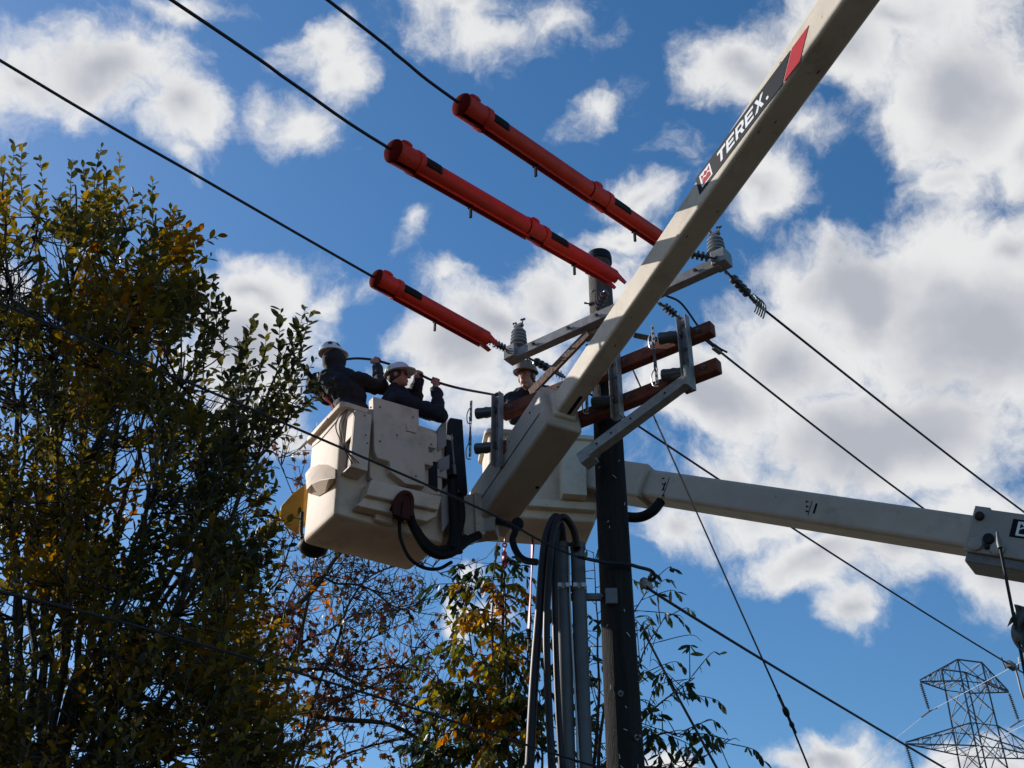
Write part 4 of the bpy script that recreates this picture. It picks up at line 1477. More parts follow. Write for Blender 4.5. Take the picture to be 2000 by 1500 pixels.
def person(label, J, face, up, cloth, hat, arms, hood=False, gloves=False, k=1.0, legs=True, glasses=False, beard=False):
    P = {a: V(b) for a, b in J.items()}
    feet = (P['Lf'] + P['Rf']) / 2
    t = thing('person', feet, label, 'person')
    F = face.normalized()
    U = (up - F * up.dot(F)).normalized()
    S = F.cross(U)                                      # wearer's right
    hc = P['head']
    mb = MB()
    mb.ell(hc + U * .025 * k - F * .012 * k, (S, F, U), (.076 * k, .097 * k, .098 * k), 18, 12)
    mb.ell(hc - U * .045 * k + F * .020 * k, (S, F, U), (.060 * k, .070 * k, .075 * k), 16, 10)
    mb.ell(hc - U * .098 * k + F * .058 * k, (S, F, U), (.030 * k, .028 * k, .022 * k), 10, 8)
    mb.caps(hc + F * .092 * k + U * .012 * k, hc + F * .112 * k - U * .028 * k, .009 * k, .016 * k, 8)
    mb.caps(hc + F * .084 * k + U * .032 * k - S * .045 * k, hc + F * .084 * k + U * .032 * k + S * .045 * k, .013 * k, .013 * k, 8)
    mb.caps(hc + F * .082 * k - U * .062 * k - S * .02 * k, hc + F * .082 * k - U * .062 * k + S * .02 * k, .010 * k, .010 * k, 8)
    for sg in (-1, 1):
        mb.ell(hc + S * (sg * .079 * k) - F * .012 * k - U * .008 * k, (S, F, U), (.012 * k, .022 * k, .034 * k), 10, 8)
    mb.caps(P['neck'], hc - U * .05 * k - F * .015 * k, .060 * k, .056 * k, 12)
    tor = (P['Rs'] + P['Ls']) / 2
    pel = P['pelvis']
    sd = (P['Rs'] - P['Ls']).normalized()
    td = (tor - pel).normalized()
    fd = sd.cross(td).normalized()
    mb.caps(tor, pel, .095 * k, .095 * k, 14)
    mb.caps(P['Ls'], P['Rs'], .045 * k, .045 * k, 12)
    mb.caps(P['neck'], tor - td * .08, .055 * k, .09 * k, 12)
    for s_ in 'LR':
        mb.caps(P[s_ + 's'], P[s_ + 'e'], .046 * k, .040 * k, 12)
        wr = P[s_ + 'e'].lerp(P[s_ + 'h'], .80)
        mb.caps(P[s_ + 'e'], wr, .042 * k, .029 * k, 12)
        fist(mb, P[s_ + 'h'], P[s_ + 'h'] - P[s_ + 'e'], arms[s_], .014)
        mb.caps(wr, P[s_ + 'h'] - (P[s_ + 'h'] - P[s_ + 'e']).normalized() * .035, .029 * k, .031 * k, 10)
        hip = pel + sd * (.09 if s_ == 'R' else -.09) * k
        mb.caps(hip, P[s_ + 'k'], .085 * k, .058 * k, 12)
        mb.caps(P[s_ + 'k'], P[s_ + 'f'] + Z * .09, .056 * k, .042 * k, 12)
        mb.caps(P[s_ + 'f'] + Z * .05, P[s_ + 'f'] + Z * .04 + fd * .14, .042 * k, .036 * k, 10)
    remeshed('body', mb, .0065, 'skin', t, 2)
    # clothing
    jm = MB()
    jm.ell(tor - td * .13 * k, (sd, fd, td), (.235 * k, .165 * k, .28 * k), 20, 14)
    jm.ell(pel + td * .10 * k, (sd, fd, td), (.215 * k, .165 * k, .28 * k), 20, 14)
    jm.caps(P['Ls'] - td * .01, P['Rs'] - td * .01, .098 * k, .098 * k, 14)
    jm.caps(P['neck'] - td * .07, P['Ls'] - td * .02, .085 * k, .09 * k, 14)
    jm.caps(P['neck'] - td * .07, P['Rs'] - td * .02, .085 * k, .09 * k, 14)
    jm.caps(P['neck'] - td * .03, tor - td * .05, .078 * k, .12 * k, 14)
    jm.tube([P['neck'] - td * .02, P['neck'] + td * .045], [.082 * k, .074 * k], 16)
    for s_ in 'LR':
        jm.caps(P[s_ + 's'], P[s_ + 'e'], .090 * k, .072 * k, 14)
        wr = P[s_ + 'e'].lerp(P[s_ + 'h'], .70)
        jm.caps(P[s_ + 'e'], wr, .066 * k, .044 * k, 14)
        jm.tube([wr - (wr - P[s_ + 'e']) * .1, P[s_ + 'e'].lerp(P[s_ + 'h'], .78)], [.047 * k, .043 * k], 14)
        for q in (.25, .5, .75):
            c_ = P[s_ + 'e'].lerp(wr, q)
            jm.ell(c_, frame(wr - P[s_ + 'e']), (.018, .058 * k * (1.12 - q * .25), .058 * k * (1.12 - q * .25)), 12, 8)
        c_ = P[s_ + 's'].lerp(P[s_ + 'e'], .8)
        jm.ell(c_, frame(P[s_ + 'e'] - P[s_ + 's']), (.02, .078 * k, .078 * k), 12, 8)
    jk = remeshed('jacket', jm, .010, cloth, t, 3, .055)
    tm = MB()
    for s_ in 'LR':
        hip = pel + sd * (.09 if s_ == 'R' else -.09) * k
        tm.caps(hip + Z * .05, P[s_ + 'k'], .112 * k, .080 * k, 14)
        tm.caps(P[s_ + 'k'], P[s_ + 'f'] + Z * .10, .078 * k, .068 * k, 14)
    tm.caps(pel - sd * .06, pel + sd * .06, .135 * k, .135 * k, 14)
    remeshed('trousers', tm, .012, 'denim', t, 3, .03)
    for s_ in 'LR':
        obj('boot', MB().caps(P[s_ + 'f'] + Z * .052 - fd * .05, P[s_ + 'f'] + Z * .048 + fd * .16, .052, .046, 12).caps(P[s_ + 'f'] + Z * .06, P[s_ + 'f'] + Z * .16, .055, .058, 12), 'boot', t)
    if hood:
        hm = MB()
        hm.ell(hc - U * .040 * k + F * .008 * k, (S, F, U), (.108 * k, .122 * k, .132 * k), 18, 12)
        hm.caps(P['neck'] + td * .01, hc - U * .05 * k - F * .02 * k, .098 * k, .088 * k, 14)
        remeshed('hood', hm, .011, cloth, t, 3, .025)
    else:
        hr = MB().ell(hc + U * .02 * k - F * .022 * k, (S, F, U), (.083 * k, .098 * k, .092 * k), 18, 12)
        obj('hair', hr, 'hair', t)
    # hard hat
    hm = MB()
    ho = hc + U * .055 * k - F * .006 * k
    rings = []
    nj = 32

    def hring(sx, sz, ext, inner=False):
        i_ = len(hm.v)
        for j in range(nj):
            a = 2 * math.pi * j / nj
            c_, s__ = math.cos(a), math.sin(a)
            e_ = ext * (1 + 3.2 * max(0, s__) ** 3)
            ridge = .006 * max(0, 1 - abs(c_) * 5) * (1 if sx > .15 and ext == 0 and not inner else 0)
            hm.v.append(ho + S * (c_ * (.106 * k * sx + e_ * .8)) + F * (s__ * (.134 * k * sx + e_)) + U * (sz * k + ridge))
        rings.append(i_)
    hring(.95, -.004, 0, True)
    hring(1.0, -.014, .011 * k)
    hring(1.0, -.008, .014 * k)
    hring(1.0, .004, .003 * k)
    for q in range(1, 8):
        a = R(90 * q / 8)
        hring(math.cos(a) ** .8, .118 * math.sin(a), 0)
    hring(.04, .119, 0)
    for a, b in zip(rings, rings[1:]):
        for j in range(nj):
            hm.f.append((a + j, a + (j + 1) % nj, b + (j + 1) % nj, b + j))
    hm.f.append(tuple(range(rings[-1], rings[-1] + nj)))
    hm.f.append(tuple(range(rings[0], rings[0] + nj))[::-1])
    ht = obj('hard_hat', hm, hat, t)
    return t, ht, dict(P=P, F=F, U=U, S=S, hc=hc, ho=ho, jk=jk, tor=tor, td=td, sd=sd, fd=fd)


FLZ = ZB + .262


def stand(pel, fd_, z):
    pel = V(pel)
    f_ = V(fd_).normalized()
    s_ = f_.cross(Z)
    return {'Rk': pel + s_ * .10 + f_ * .05 - Z * ((pel.z - z) * .48), 'Lk': pel - s_ * .10 + f_ * .05 - Z * ((pel.z - z) * .48),
            'Rf': V((*(pel + s_ * .11).xy, z)), 'Lf': V((*(pel - s_ * .11).xy, z))}


# worker with the back to us
q = PY(655, 745, 10.42)
pel = V((-1.50, 10.30, q.z - .60))
fd1 = V((.45, .89, 0))
cab = [(672, 702, 10.72), (700, 700, 10.66), (735, 704, 10.60), (775, 716, 10.52), (818, 731, 10.42), (850, 745, 10.36), (900, 759, 10.55), (966, 771, 11.3), (990, 780, 11.55), (1004, 794, 11.7), (1014, 812, 11.8)]
cab3 = [PY(*c) for c in cab]


def cdir(i):
    return (cab3[min(i + 1, len(cab3) - 1)] - cab3[max(i - 1, 0)]).normalized()


J = dict(head=PY(650, 698, 10.40), neck=PY(655, 724, 10.42), Rs=PY(696, 745, 10.34), Ls=PY(617, 747, 10.46), Re=PY(744, 757, 10.42), Rh=cab3[2], Le=PY(640, 775, 10.78), Lh=cab3[0] + V((-.05, 0, 0)), pelvis=pel)
J.update(stand(pel, fd1, FLZ))
P1, hat1, I1 = person('person in a white hard hat and dark hooded jacket seen from behind, gripping the cable', J, V((.75, .62, .18)), Z + V((-.28, -.1, 0)), 'charcoal', 'hatwhite', dict(R=cdir(2), L=cdir(0)), hood=True, k=1.03)
# stickers on the hat
ho, S_, F_, U_ = I1['ho'], I1['S'], I1['F'], I1['U']


def hat_patch(I, a, el, pts, r, m_, par):
    """a flat print wrapped on the dome: a = degrees round from the wearer's right, el = height on the dome"""
    k = 1.03
    mb = MB()
    ring = []
    for (x, y) in pts:
        aa, ee = R(a + x * r), R(el + y * r)
        c_ = math.cos(ee) ** .8
        nrm = I['S'] * math.cos(aa) * math.cos(ee) + I['F'] * math.sin(aa) * math.cos(ee) + I['U'] * math.sin(ee)
        mb.v.append(I['ho'] + I['S'] * (math.cos(aa) * .106 * k * c_) + I['F'] * (math.sin(aa) * .134 * k * c_) + I['U'] * (.118 * k * math.sin(ee)) + nrm * .003)
    n_ = len(pts)
    mb.v.append(sum(mb.v, V((0, 0, 0))) / n_)
    aa, ee = R(a), R(el)
    mb.v[-1] += (I['S'] * math.cos(aa) * math.cos(ee) + I['F'] * math.sin(aa) * math.cos(ee) + I['U'] * math.sin(ee)) * .003
    mb.f += [(i_, (i_ + 1) % n_, n_) for i_ in range(n_)]
    obj('sticker', mb, m_, par)


star = [(math.cos(R(90 + 36 * i_)) * (1 if i_ % 2 == 0 else .5), math.sin(R(90 + 36 * i_)) * (1 if i_ % 2 == 0 else .5)) for i_ in range(10)]
vd = (CAM - ho).normalized()
ca = math.degrees(math.atan2(vd.dot(F_), vd.dot(S_)))
hat_patch(I1, ca + 6, 27, star, 17, 'brownhose', hat1)
hat_patch(I1, ca + 48, 26, [(-.6, -1), (.6, -1), (.6, 1), (-.6, 1)], 12, 'denim', hat1)
def back_pt(I, a, b, k=1.03):
    dp = .186 * k * math.sqrt(max(.05, 1 - (a / (.25 * k)) ** 2 - (b / (.31 * k)) ** 2))
    return I['tor'] - I['td'] * .13 * k + I['sd'] * a + I['td'] * b - I['fd'] * dp


for pts in (((-.15, .17), (-.02, .02), (.13, -.17)), ((.15, .17), (.02, .02), (-.13, -.17)), ((-.17, .10), (0, .12), (.17, .10)), ((-.18, -.14), (0, -.15), (.18, -.14))):
    obj('harness_strap', MB().tube(spline([back_pt(I1, *p_) for p_ in pts], 6), .011, 6), 'leather', P1)
obj('dorsal_ring', MB().tube(spline([back_pt(I1, -.03, .03), back_pt(I1, 0, -.01), back_pt(I1, .03, .03), back_pt(I1, 0, .06), back_pt(I1, -.03, .03)], 4), .009, 6), 'alu', P1)

# worker in profile
pel = PY(792, 770, 10.45)
pel = V((pel.x - .05, pel.y, pel.z - .52))
J = dict(head=PY(779, 737, 10.30), neck=PY(772, 762, 10.34), Rs=PY(778, 782, 10.22), Ls=PY(776, 775, 10.58), Re=PY(858, 812, 10.22), Rh=cab3[5], Le=PY(812, 776, 10.5), Lh=cab3[4], pelvis=pel)
J.update(stand(pel, V((1, .25, 0)), FLZ))
P2, hat2, I2 = person('person in dark sunglasses and navy jacket in profile, both hands on the cable', J, V((.90, -.18, .12)), Z, 'navy', 'hatwhite', dict(R=cdir(5), L=cdir(4)), k=1.0, glasses=True)
hc, S_, F_, U_ = I2['hc'], I2['S'], I2['F'], I2['U']
gl = MB()
for sg in (-1, 1):
    gl.ell(hc + F_ * .092 + U_ * .012 + S_ * (sg * .034), (S_, F_, U_), (.032, .012, .022), 12, 8)
    gl.tube([hc + F_ * .085 + U_ * .018 + S_ * (sg * .065), hc + S_ * (sg * .084) + U_ * .012], .004, 6)
obj('sunglasses', gl, 'lens', P2)
vd = (CAM - I2['ho']).normalized()
ca = math.degrees(math.atan2(vd.dot(F_), vd.dot(S_)))
hat_patch(I2, ca - 75, 16, [(-1, -1), (1, -1), (1, 1), (-1, 1)], 13, 'lime', hat2)
hat_patch(I2, ca - 45, 15, [(-.6, -1), (.6, -1), (.6, 1), (-.6, 1)], 12, 'lime', hat2)

# worker behind the arms
FZ3 = c2.z + .262
pel = V((c2.x + .02, c2.y - .08, FZ3 + .92))
J = dict(head=PY(1028, 737, 11.45), neck=PY(1036, 758, 11.7), Rs=PY(1002, 784, 11.75), Ls=PY(1078, 774, 11.85), Re=PY(1008, 815, 11.75), Rh=cab3[7] + V((0, 0, 0)), Le=PY(1062, 815, 12.2), Lh=cab3[9], pelvis=pel)
J.update(stand(pel, V((-.25, -1, 0)), FZ3))
J['Rh'] = PY(973, 773, 11.75)
P3, hat3, I3 = person('person in a tan hard hat leaning out behind the wooden crossarms', J, V((-.45, -.95, -.34)), Z + V((.05, 0, 0)), 'navy', 'hatbrown', dict(R=cdir(7), L=cdir(9)), k=1.17)
hc, S_, F_, U_ = I3['hc'], I3['S'], I3['F'], I3['U']
cab3[7] = PY(973, 773, 11.75)
cab3[8] = PY(992, 783, 11.85)
tag(obj('held_cable', MB().tube(spline(cab3, 6), .0135, 10), 'wire'), 'black cable handed along by the workers from bucket to crossarm', 'cable')


# ------------------------------------------------------------------ trees
def leaf_shape(kind):
    if kind == 'oval':
        return [(0, 0, 0), (.22, .17, .03), (.5, .25, .045), (.78, .19, .03), (1, 0, -.03)]
    if kind == 'long':
        return [(0, 0, 0), (.2, .12, .02), (.5, .18, .03), (.78, .12, -.02), (1, 0, -.10)]
    return None


def add_leaf(v, f, p, d, nrm, L, shape):
    """blade folded along the midrib: two rows of quads"""
    d = d.normalized()
    s = d.cross(nrm)
    if s.length < 1e-4:
        s = d.cross(V((.3, .9, .1)))
    s.normalize()
    n_ = s.cross(d)
    i = len(v)
    mids, n = [], len(shape)
    k0 = 0
    for (a, w, h) in shape:
        c = p + d * (a * L)
        v.append(c - n_ * (.0 if w == 0 else h * L) + n_ * (h * L * .4))
    for (a, w, h) in shape[1:-1]:
        c = p + d * (a * L) + n_ * (h * L)
        v.append(c + s * (w * L))
        v.append(c - s * (w * L))
    q = i + n
    f.append((i, i + 1, q))
    f.append((i, q + 1, i + 1))
    for k in range(1, n - 2):
        a, b = q + 2 * (k - 1), q + 2 * k
        f.append((i + k, i + k + 1, b, a))
        f.append((i + k, a + 1, b + 1, i + k + 1))
    a = q + 2 * (n - 3)
    f.append((i + n - 2, i + n - 1, a))
    f.append((i + n - 2, a + 1, i + n - 1))
    return 2 + 2 * (n - 3) + 2


def add_star(v, f, p, d, nrm, L):
    d = d.normalized()
    s = d.cross(nrm)
    if s.length < 1e-4:
        s = d.cross(V((.3, .9, .1)))
    s.normalize()
    n_ = s.cross(d)
    i = len(v)
    pts = [(0, 0), (.18, .34), (.10, .48), (.42, .30), (.70, .42), (.62, .16), (1, 0), (.62, -.16), (.70, -.42), (.42, -.30), (.10, -.48), (.18, -.34)]
    v.append(p + d * (.38 * L) - n_ * .04 * L)
    for a, b in pts:
        v.append(p + d * (a * L) + s * (b * L) + n_ * (.10 * L * abs(b) - .08 * L * a * a))
    m_ = len(pts)
    for k in range(m_):
        f.append((i, i + 1 + k, i + 1 + (k + 1) % m_))
    return m_


def mesh_tint(name, v, f, tint, m_):
    me = bpy.data.meshes.new(name)
    me.from_pydata([tuple(p) for p in v], [], f)
    at = me.attributes.new('tint', 'FLOAT', 'FACE')
    at.data.foreach_set('value', tint)
    me.materials.append(m_)
    me.shade_smooth()
    return me


def in_poly(x, y, P):
    c = False
    j = len(P) - 1
    for i in range(len(P)):
        xi, yi = P[i]
        xj, yj = P[j]
        if (yi > y) != (yj > y) and x < (xj - xi) * (y - yi) / (yj - yi) + xi:
            c = not c
        j = i
    return c


def leaf_objects(leaves, tree, kind, m_, n=300):
    """the leaves that show largest, each an object sharing one of a few blades"""
    base = world_of(tree)
    v, f = [], []
    if kind == 'star':
        add_star(v, f, V((0, 0, 0)), X, Z, 1.0)
    else:
        add_leaf(v, f, V((0, 0, 0)), X, Z, 1.0, leaf_shape(kind))
    me = bpy.data.meshes.new('leaf')
    me.from_pydata([tuple(p) for p in v], [], f)
    me.materials.append(m_)
    me.shade_smooth()
    for (p, d, nr, L, tn) in leaves[:n]:
        o = bpy.data.objects.new('leaf', me)
        d = d.normalized()
        s = d.cross(nr)
        s = s.normalized() if s.length > 1e-4 else d.cross(V((.3, .9, .1))).normalized()
        n_ = s.cross(d)
        # same frame as add_leaf: x = d, y = s flipped so z = n
        mtx = Matrix((d, -s, n_)).transposed().to_4x4()
        o.matrix_world = Matrix.Translation(p - base) @ mtx @ Matrix.Diagonal((L, L, L, 1))
        o.color = (1, 1, 1, tn)
        o.parent = tree
        col.objects.link(o)


def limb(mb, pts, r0, r1, n=7, seg=5, wob=.02):
    q = spline(pts, seg)
    m_ = len(q)
    q = [p + V((noise.noise(p * 2.1), noise.noise(p * 2.1 + V((9, 0, 0))), noise.noise(p * 2.1 + V((0, 9, 0))))) * wob for p in q]
    mb.tube(q, [r0 + (r1 - r0) * (k / (m_ - 1)) ** .8 for k in range(m_)], n)
    return q


# ---- broad-leafed tree at the left
def left_tree():
    rnd = random.Random(3)
    root = thing('broad_leafed_tree', PY(60, 1700, 8.9) * 1.0, 'tall dense tree of dark glossy oval leaves tinged yellow, filling the picture side', 'tree')
    root.location.z = 0
    base = root.location.copy()
    tr = MB()
    top = PY(110, 1640, 8.9)
    fork = V((base.x, base.y, 2.4))
    limb(tr, [base, V((base.x - .05, base.y, 1.2)), fork], .22, .17, 12)
    tips = [(15, 330, 8.4), (70, 420, 8.9), (150, 360, 8.6), (205, 340, 9.0), (300, 420, 8.7), (345, 560, 9.2), (430, 610, 9.3), (520, 680, 9.4), (590, 640, 9.5), (560, 790, 9.2), (520, 870, 9.4), (545, 1010, 9.3), (500, 1120, 8.8), (430, 1230, 8.4),
            (110, 640, 8.2), (230, 620, 8.2), (360, 760, 8.3), (450, 900, 8.4), (40, 800, 8.0), (150, 900, 8.0), (300, 980, 8.0), (460, 1330, 8.6), (330, 1200, 8.0), (480, 1420, 9.0), (-120, 500, 8.6), (-150, 900, 8.4)]
    samples = []
    for (x, y, yy) in tips:
        tp = PY(x, y, yy)
        st = fork + V((rnd.uniform(-.1, .1), rnd.uniform(-.1, .1), rnd.uniform(-.2, .3)))
        m1 = st.lerp(tp, .35) + V((-.12 * (tp.x - st.x), 0, .15))
        m2 = st.lerp(tp, .7) + V((-.06 * (tp.x - st.x), rnd.uniform(-.1, .1), .10))
        q = limb(tr, [st, m1, m2, tp], .040, .008, 7, 9, .09)
        samples += q[6:]
    samples = [s for s in samples]
    outline = [(-260, 1720), (-260, 380), (-60, 360), (10, 400), (60, 395), (95, 470), (115, 430), (165, 400), (232, 405), (238, 520), (268, 500), (290, 455), (345, 465), (352, 540), (372, 600), (395, 660), (425, 690), (440, 720), (480, 760), (530, 745), (572, 715), (575, 790), (530, 810), (525, 845), (470, 860), (455, 930), (460, 960), (505, 990), (510, 1060), (470, 1130), (470, 1150), (490, 1230), (500, 1330), (520, 1400), (540, 1500), (550, 1720)]
    gaps = [(28, 560, 42, 52), (100, 500, 24, 40), (95, 640, 20, 30), (250, 830, 50, 20), (270, 905, 40, 22), (360, 935, 25, 16), (20, 1195, 26, 26), (245, 1190, 40, 18), (300, 1365, 36, 26), (110, 1410, 26, 16), (240, 1400, 26, 16), (455, 1000, 30, 30), (560, 1440, 30, 20), (130, 880, 14, 40), (420, 790, 30, 22), (160, 1480, 20, 14)]
    v, f, tint, big = [], [], [], []
    tw = MB()
    shape = leaf_shape('oval')

    def shoot(x, y, yy, direction, ln, nl, tn, lf=.088, droop=0.0):
        p0 = PY(x, y, yy)
        d = direction.normalized()
        pts = [p0, p0 + d * ln * .5 + V((rnd.uniform(-.03, .03), rnd.uniform(-.03, .03), 0)), p0 + d * ln + V((rnd.uniform(-.05, .05), 0, .03))]
        q = spline(pts, 4)
        tw.tube(q, [.0055 - .0035 * k / (len(q) - 1) for k in range(len(q))], 4)
        near = min(samples, key=lambda s: (s - p0).length_squared)
        if (near - p0).length < .7:
            tw.tube([near, near.lerp(p0, .6) + V((0, 0, -.02)), p0], [.011, .007, .0055], 4)
        a = rnd.uniform(0, 6.28)
        _, e1, e2 = frame(d)
        for k in range(nl):
            t_ = (k + .6) / nl
            idx = min(int(t_ * (len(q) - 1)), len(q) - 2)
            p = q[idx].lerp(q[idx + 1], t_ * (len(q) - 1) - idx)
            a += 2.4
            side = e1 * math.cos(a) + e2 * math.sin(a)
            ld = (d * rnd.uniform(.35, .95) + side * rnd.uniform(.7, 1.0) + Z * rnd.uniform(-.15, .25))
            nr = (d * .7 + Z * .6 - side * .5 + V((rnd.uniform(-.5, .5), rnd.uniform(-.5, .5), rnd.uniform(-.3, .3))))
            L = lf * rnd.uniform(.5, 1.25) * (1 - .35 * max(0, t_ - .75) * 4 * .5)
            tt = min(1, max(0, tn + rnd.gauss(0, .10)))
            px, py = pix(p)
            if any(((px - gx) / gw_) ** 2 + ((py - gy) / gh) ** 2 < 1 for gx, gy, gw_, gh in gaps):
                continue
            yield (p, ld, nr, L, tt)

    allv = []
    # leading shoots that break the skyline
    lead = [(18, 400, 285), (45, 400, 290), (78, 420, 312), (2, 420, 300), (112, 460, 390), (140, 440, 315), (165, 430, 330), (188, 430, 290), (212, 430, 330), (236, 450, 306), (230, 520, 380), (275, 480, 385), (303, 470, 352), (333, 500, 415), (320, 500, 440), (90, 480, 440),
            (355, 580, 520), (370, 640, 560), (400, 650, 575), (438, 690, 590), (420, 670, 560)]
    for (x, yb_, yt_) in lead:
        yy = rnd.uniform(8.5, 9.2)
        a, b = PY(x + rnd.uniform(-8, 4), yb_, yy), PY(x, yt_, yy)
        allv += list(shoot(x, yb_, yy, b - a, (b - a).length, int((b - a).length / .035), rnd.choice((.35, .5, .62)), .10))
    for (x0_, y0_, x1_, y1_) in ((380, 640, 442, 580), (400, 680, 445, 600), (395, 670, 410, 590), (480, 760, 500, 625), (470, 750, 455, 665), (500, 740, 520, 650), (545, 740, 550, 608), (555, 740, 598, 604), (560, 750, 605, 612), (540, 720, 575, 650), (570, 760, 600, 680), (580, 790, 580, 710), (450, 780, 430, 700), (470, 720, 490, 640), (560, 700, 590, 640), (490, 970, 525, 940), (480, 1000, 535, 965), (490, 1010, 548, 1005), (470, 970, 505, 935), (490, 1050, 540, 1045), (480, 1110, 525, 1095), (540, 820, 560, 790), (520, 850, 556, 860), (470, 690, 478, 670)):
        yy = rnd.uniform(9.2, 9.6)
        a, b = PY(x0_, y0_, yy), PY(x1_, y1_, yy)
        allv += list(shoot(x0_, y0_, yy, b - a, (b - a).length, max(6, int((b - a).length / .032)), rnd.choice((.2, .3, .4)), .125))
    nb = len(allv)
    cnt = 0
    while cnt < 2750:
        x, y = rnd.uniform(-250, 660), rnd.uniform(330, 1720)
        if not in_poly(x, y, outline):
            continue
        dn_ = noise.noise(V((x / 150, y / 150, 1.7)))
        if dn_ < -.12 and rnd.random() < .75:
            continue
        if x < -40 and rnd.random() < .5:
            continue
        if y > 1520 and rnd.random() < .6:
            continue
        cnt += 1
        # shallower toward the bucket so that the sun reaches it
        yy = rnd.uniform(7.7, 9.7) if x < 450 else rnd.uniform(8.7, 9.7)
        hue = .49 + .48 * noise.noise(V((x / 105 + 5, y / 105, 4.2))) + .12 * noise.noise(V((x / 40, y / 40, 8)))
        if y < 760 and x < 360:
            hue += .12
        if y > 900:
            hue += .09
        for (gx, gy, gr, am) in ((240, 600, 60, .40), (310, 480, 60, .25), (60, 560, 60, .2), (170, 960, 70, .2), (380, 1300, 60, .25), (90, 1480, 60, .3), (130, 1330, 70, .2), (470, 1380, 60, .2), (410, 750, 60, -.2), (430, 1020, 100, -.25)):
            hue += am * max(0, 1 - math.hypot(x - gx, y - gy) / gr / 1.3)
        out = V(((x - 180) / 450 + rnd.gauss(0, .35), rnd.gauss(0, .4), 1.0 + rnd.gauss(0, .3)))
        if y > 900:
            out.x += .25
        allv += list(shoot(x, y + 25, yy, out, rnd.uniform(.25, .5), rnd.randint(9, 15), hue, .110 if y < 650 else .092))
    # the ones on the skyline, near the camera, show largest
    first = allv[:nb]
    rnd.shuffle(first)
    singles, rest = first[:300], first[300:] + allv[nb:]
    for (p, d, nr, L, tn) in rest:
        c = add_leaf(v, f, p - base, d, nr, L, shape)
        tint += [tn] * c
    o = bpy.data.objects.new('crown', mesh_tint('crown', v, f, tint, M['leaf_green']))
    o['kind'] = 'stuff'
    o.parent = root
    col.objects.link(o)
    leaf_objects(singles, root, 'oval', M['one_green'])
    obj('trunk', tr, 'bark', root)
    tg = obj('twigs', tw, 'bark', root)
    tg['kind'] = 'stuff'
    print('left tree leaves', len(allv), nb)


left_tree()


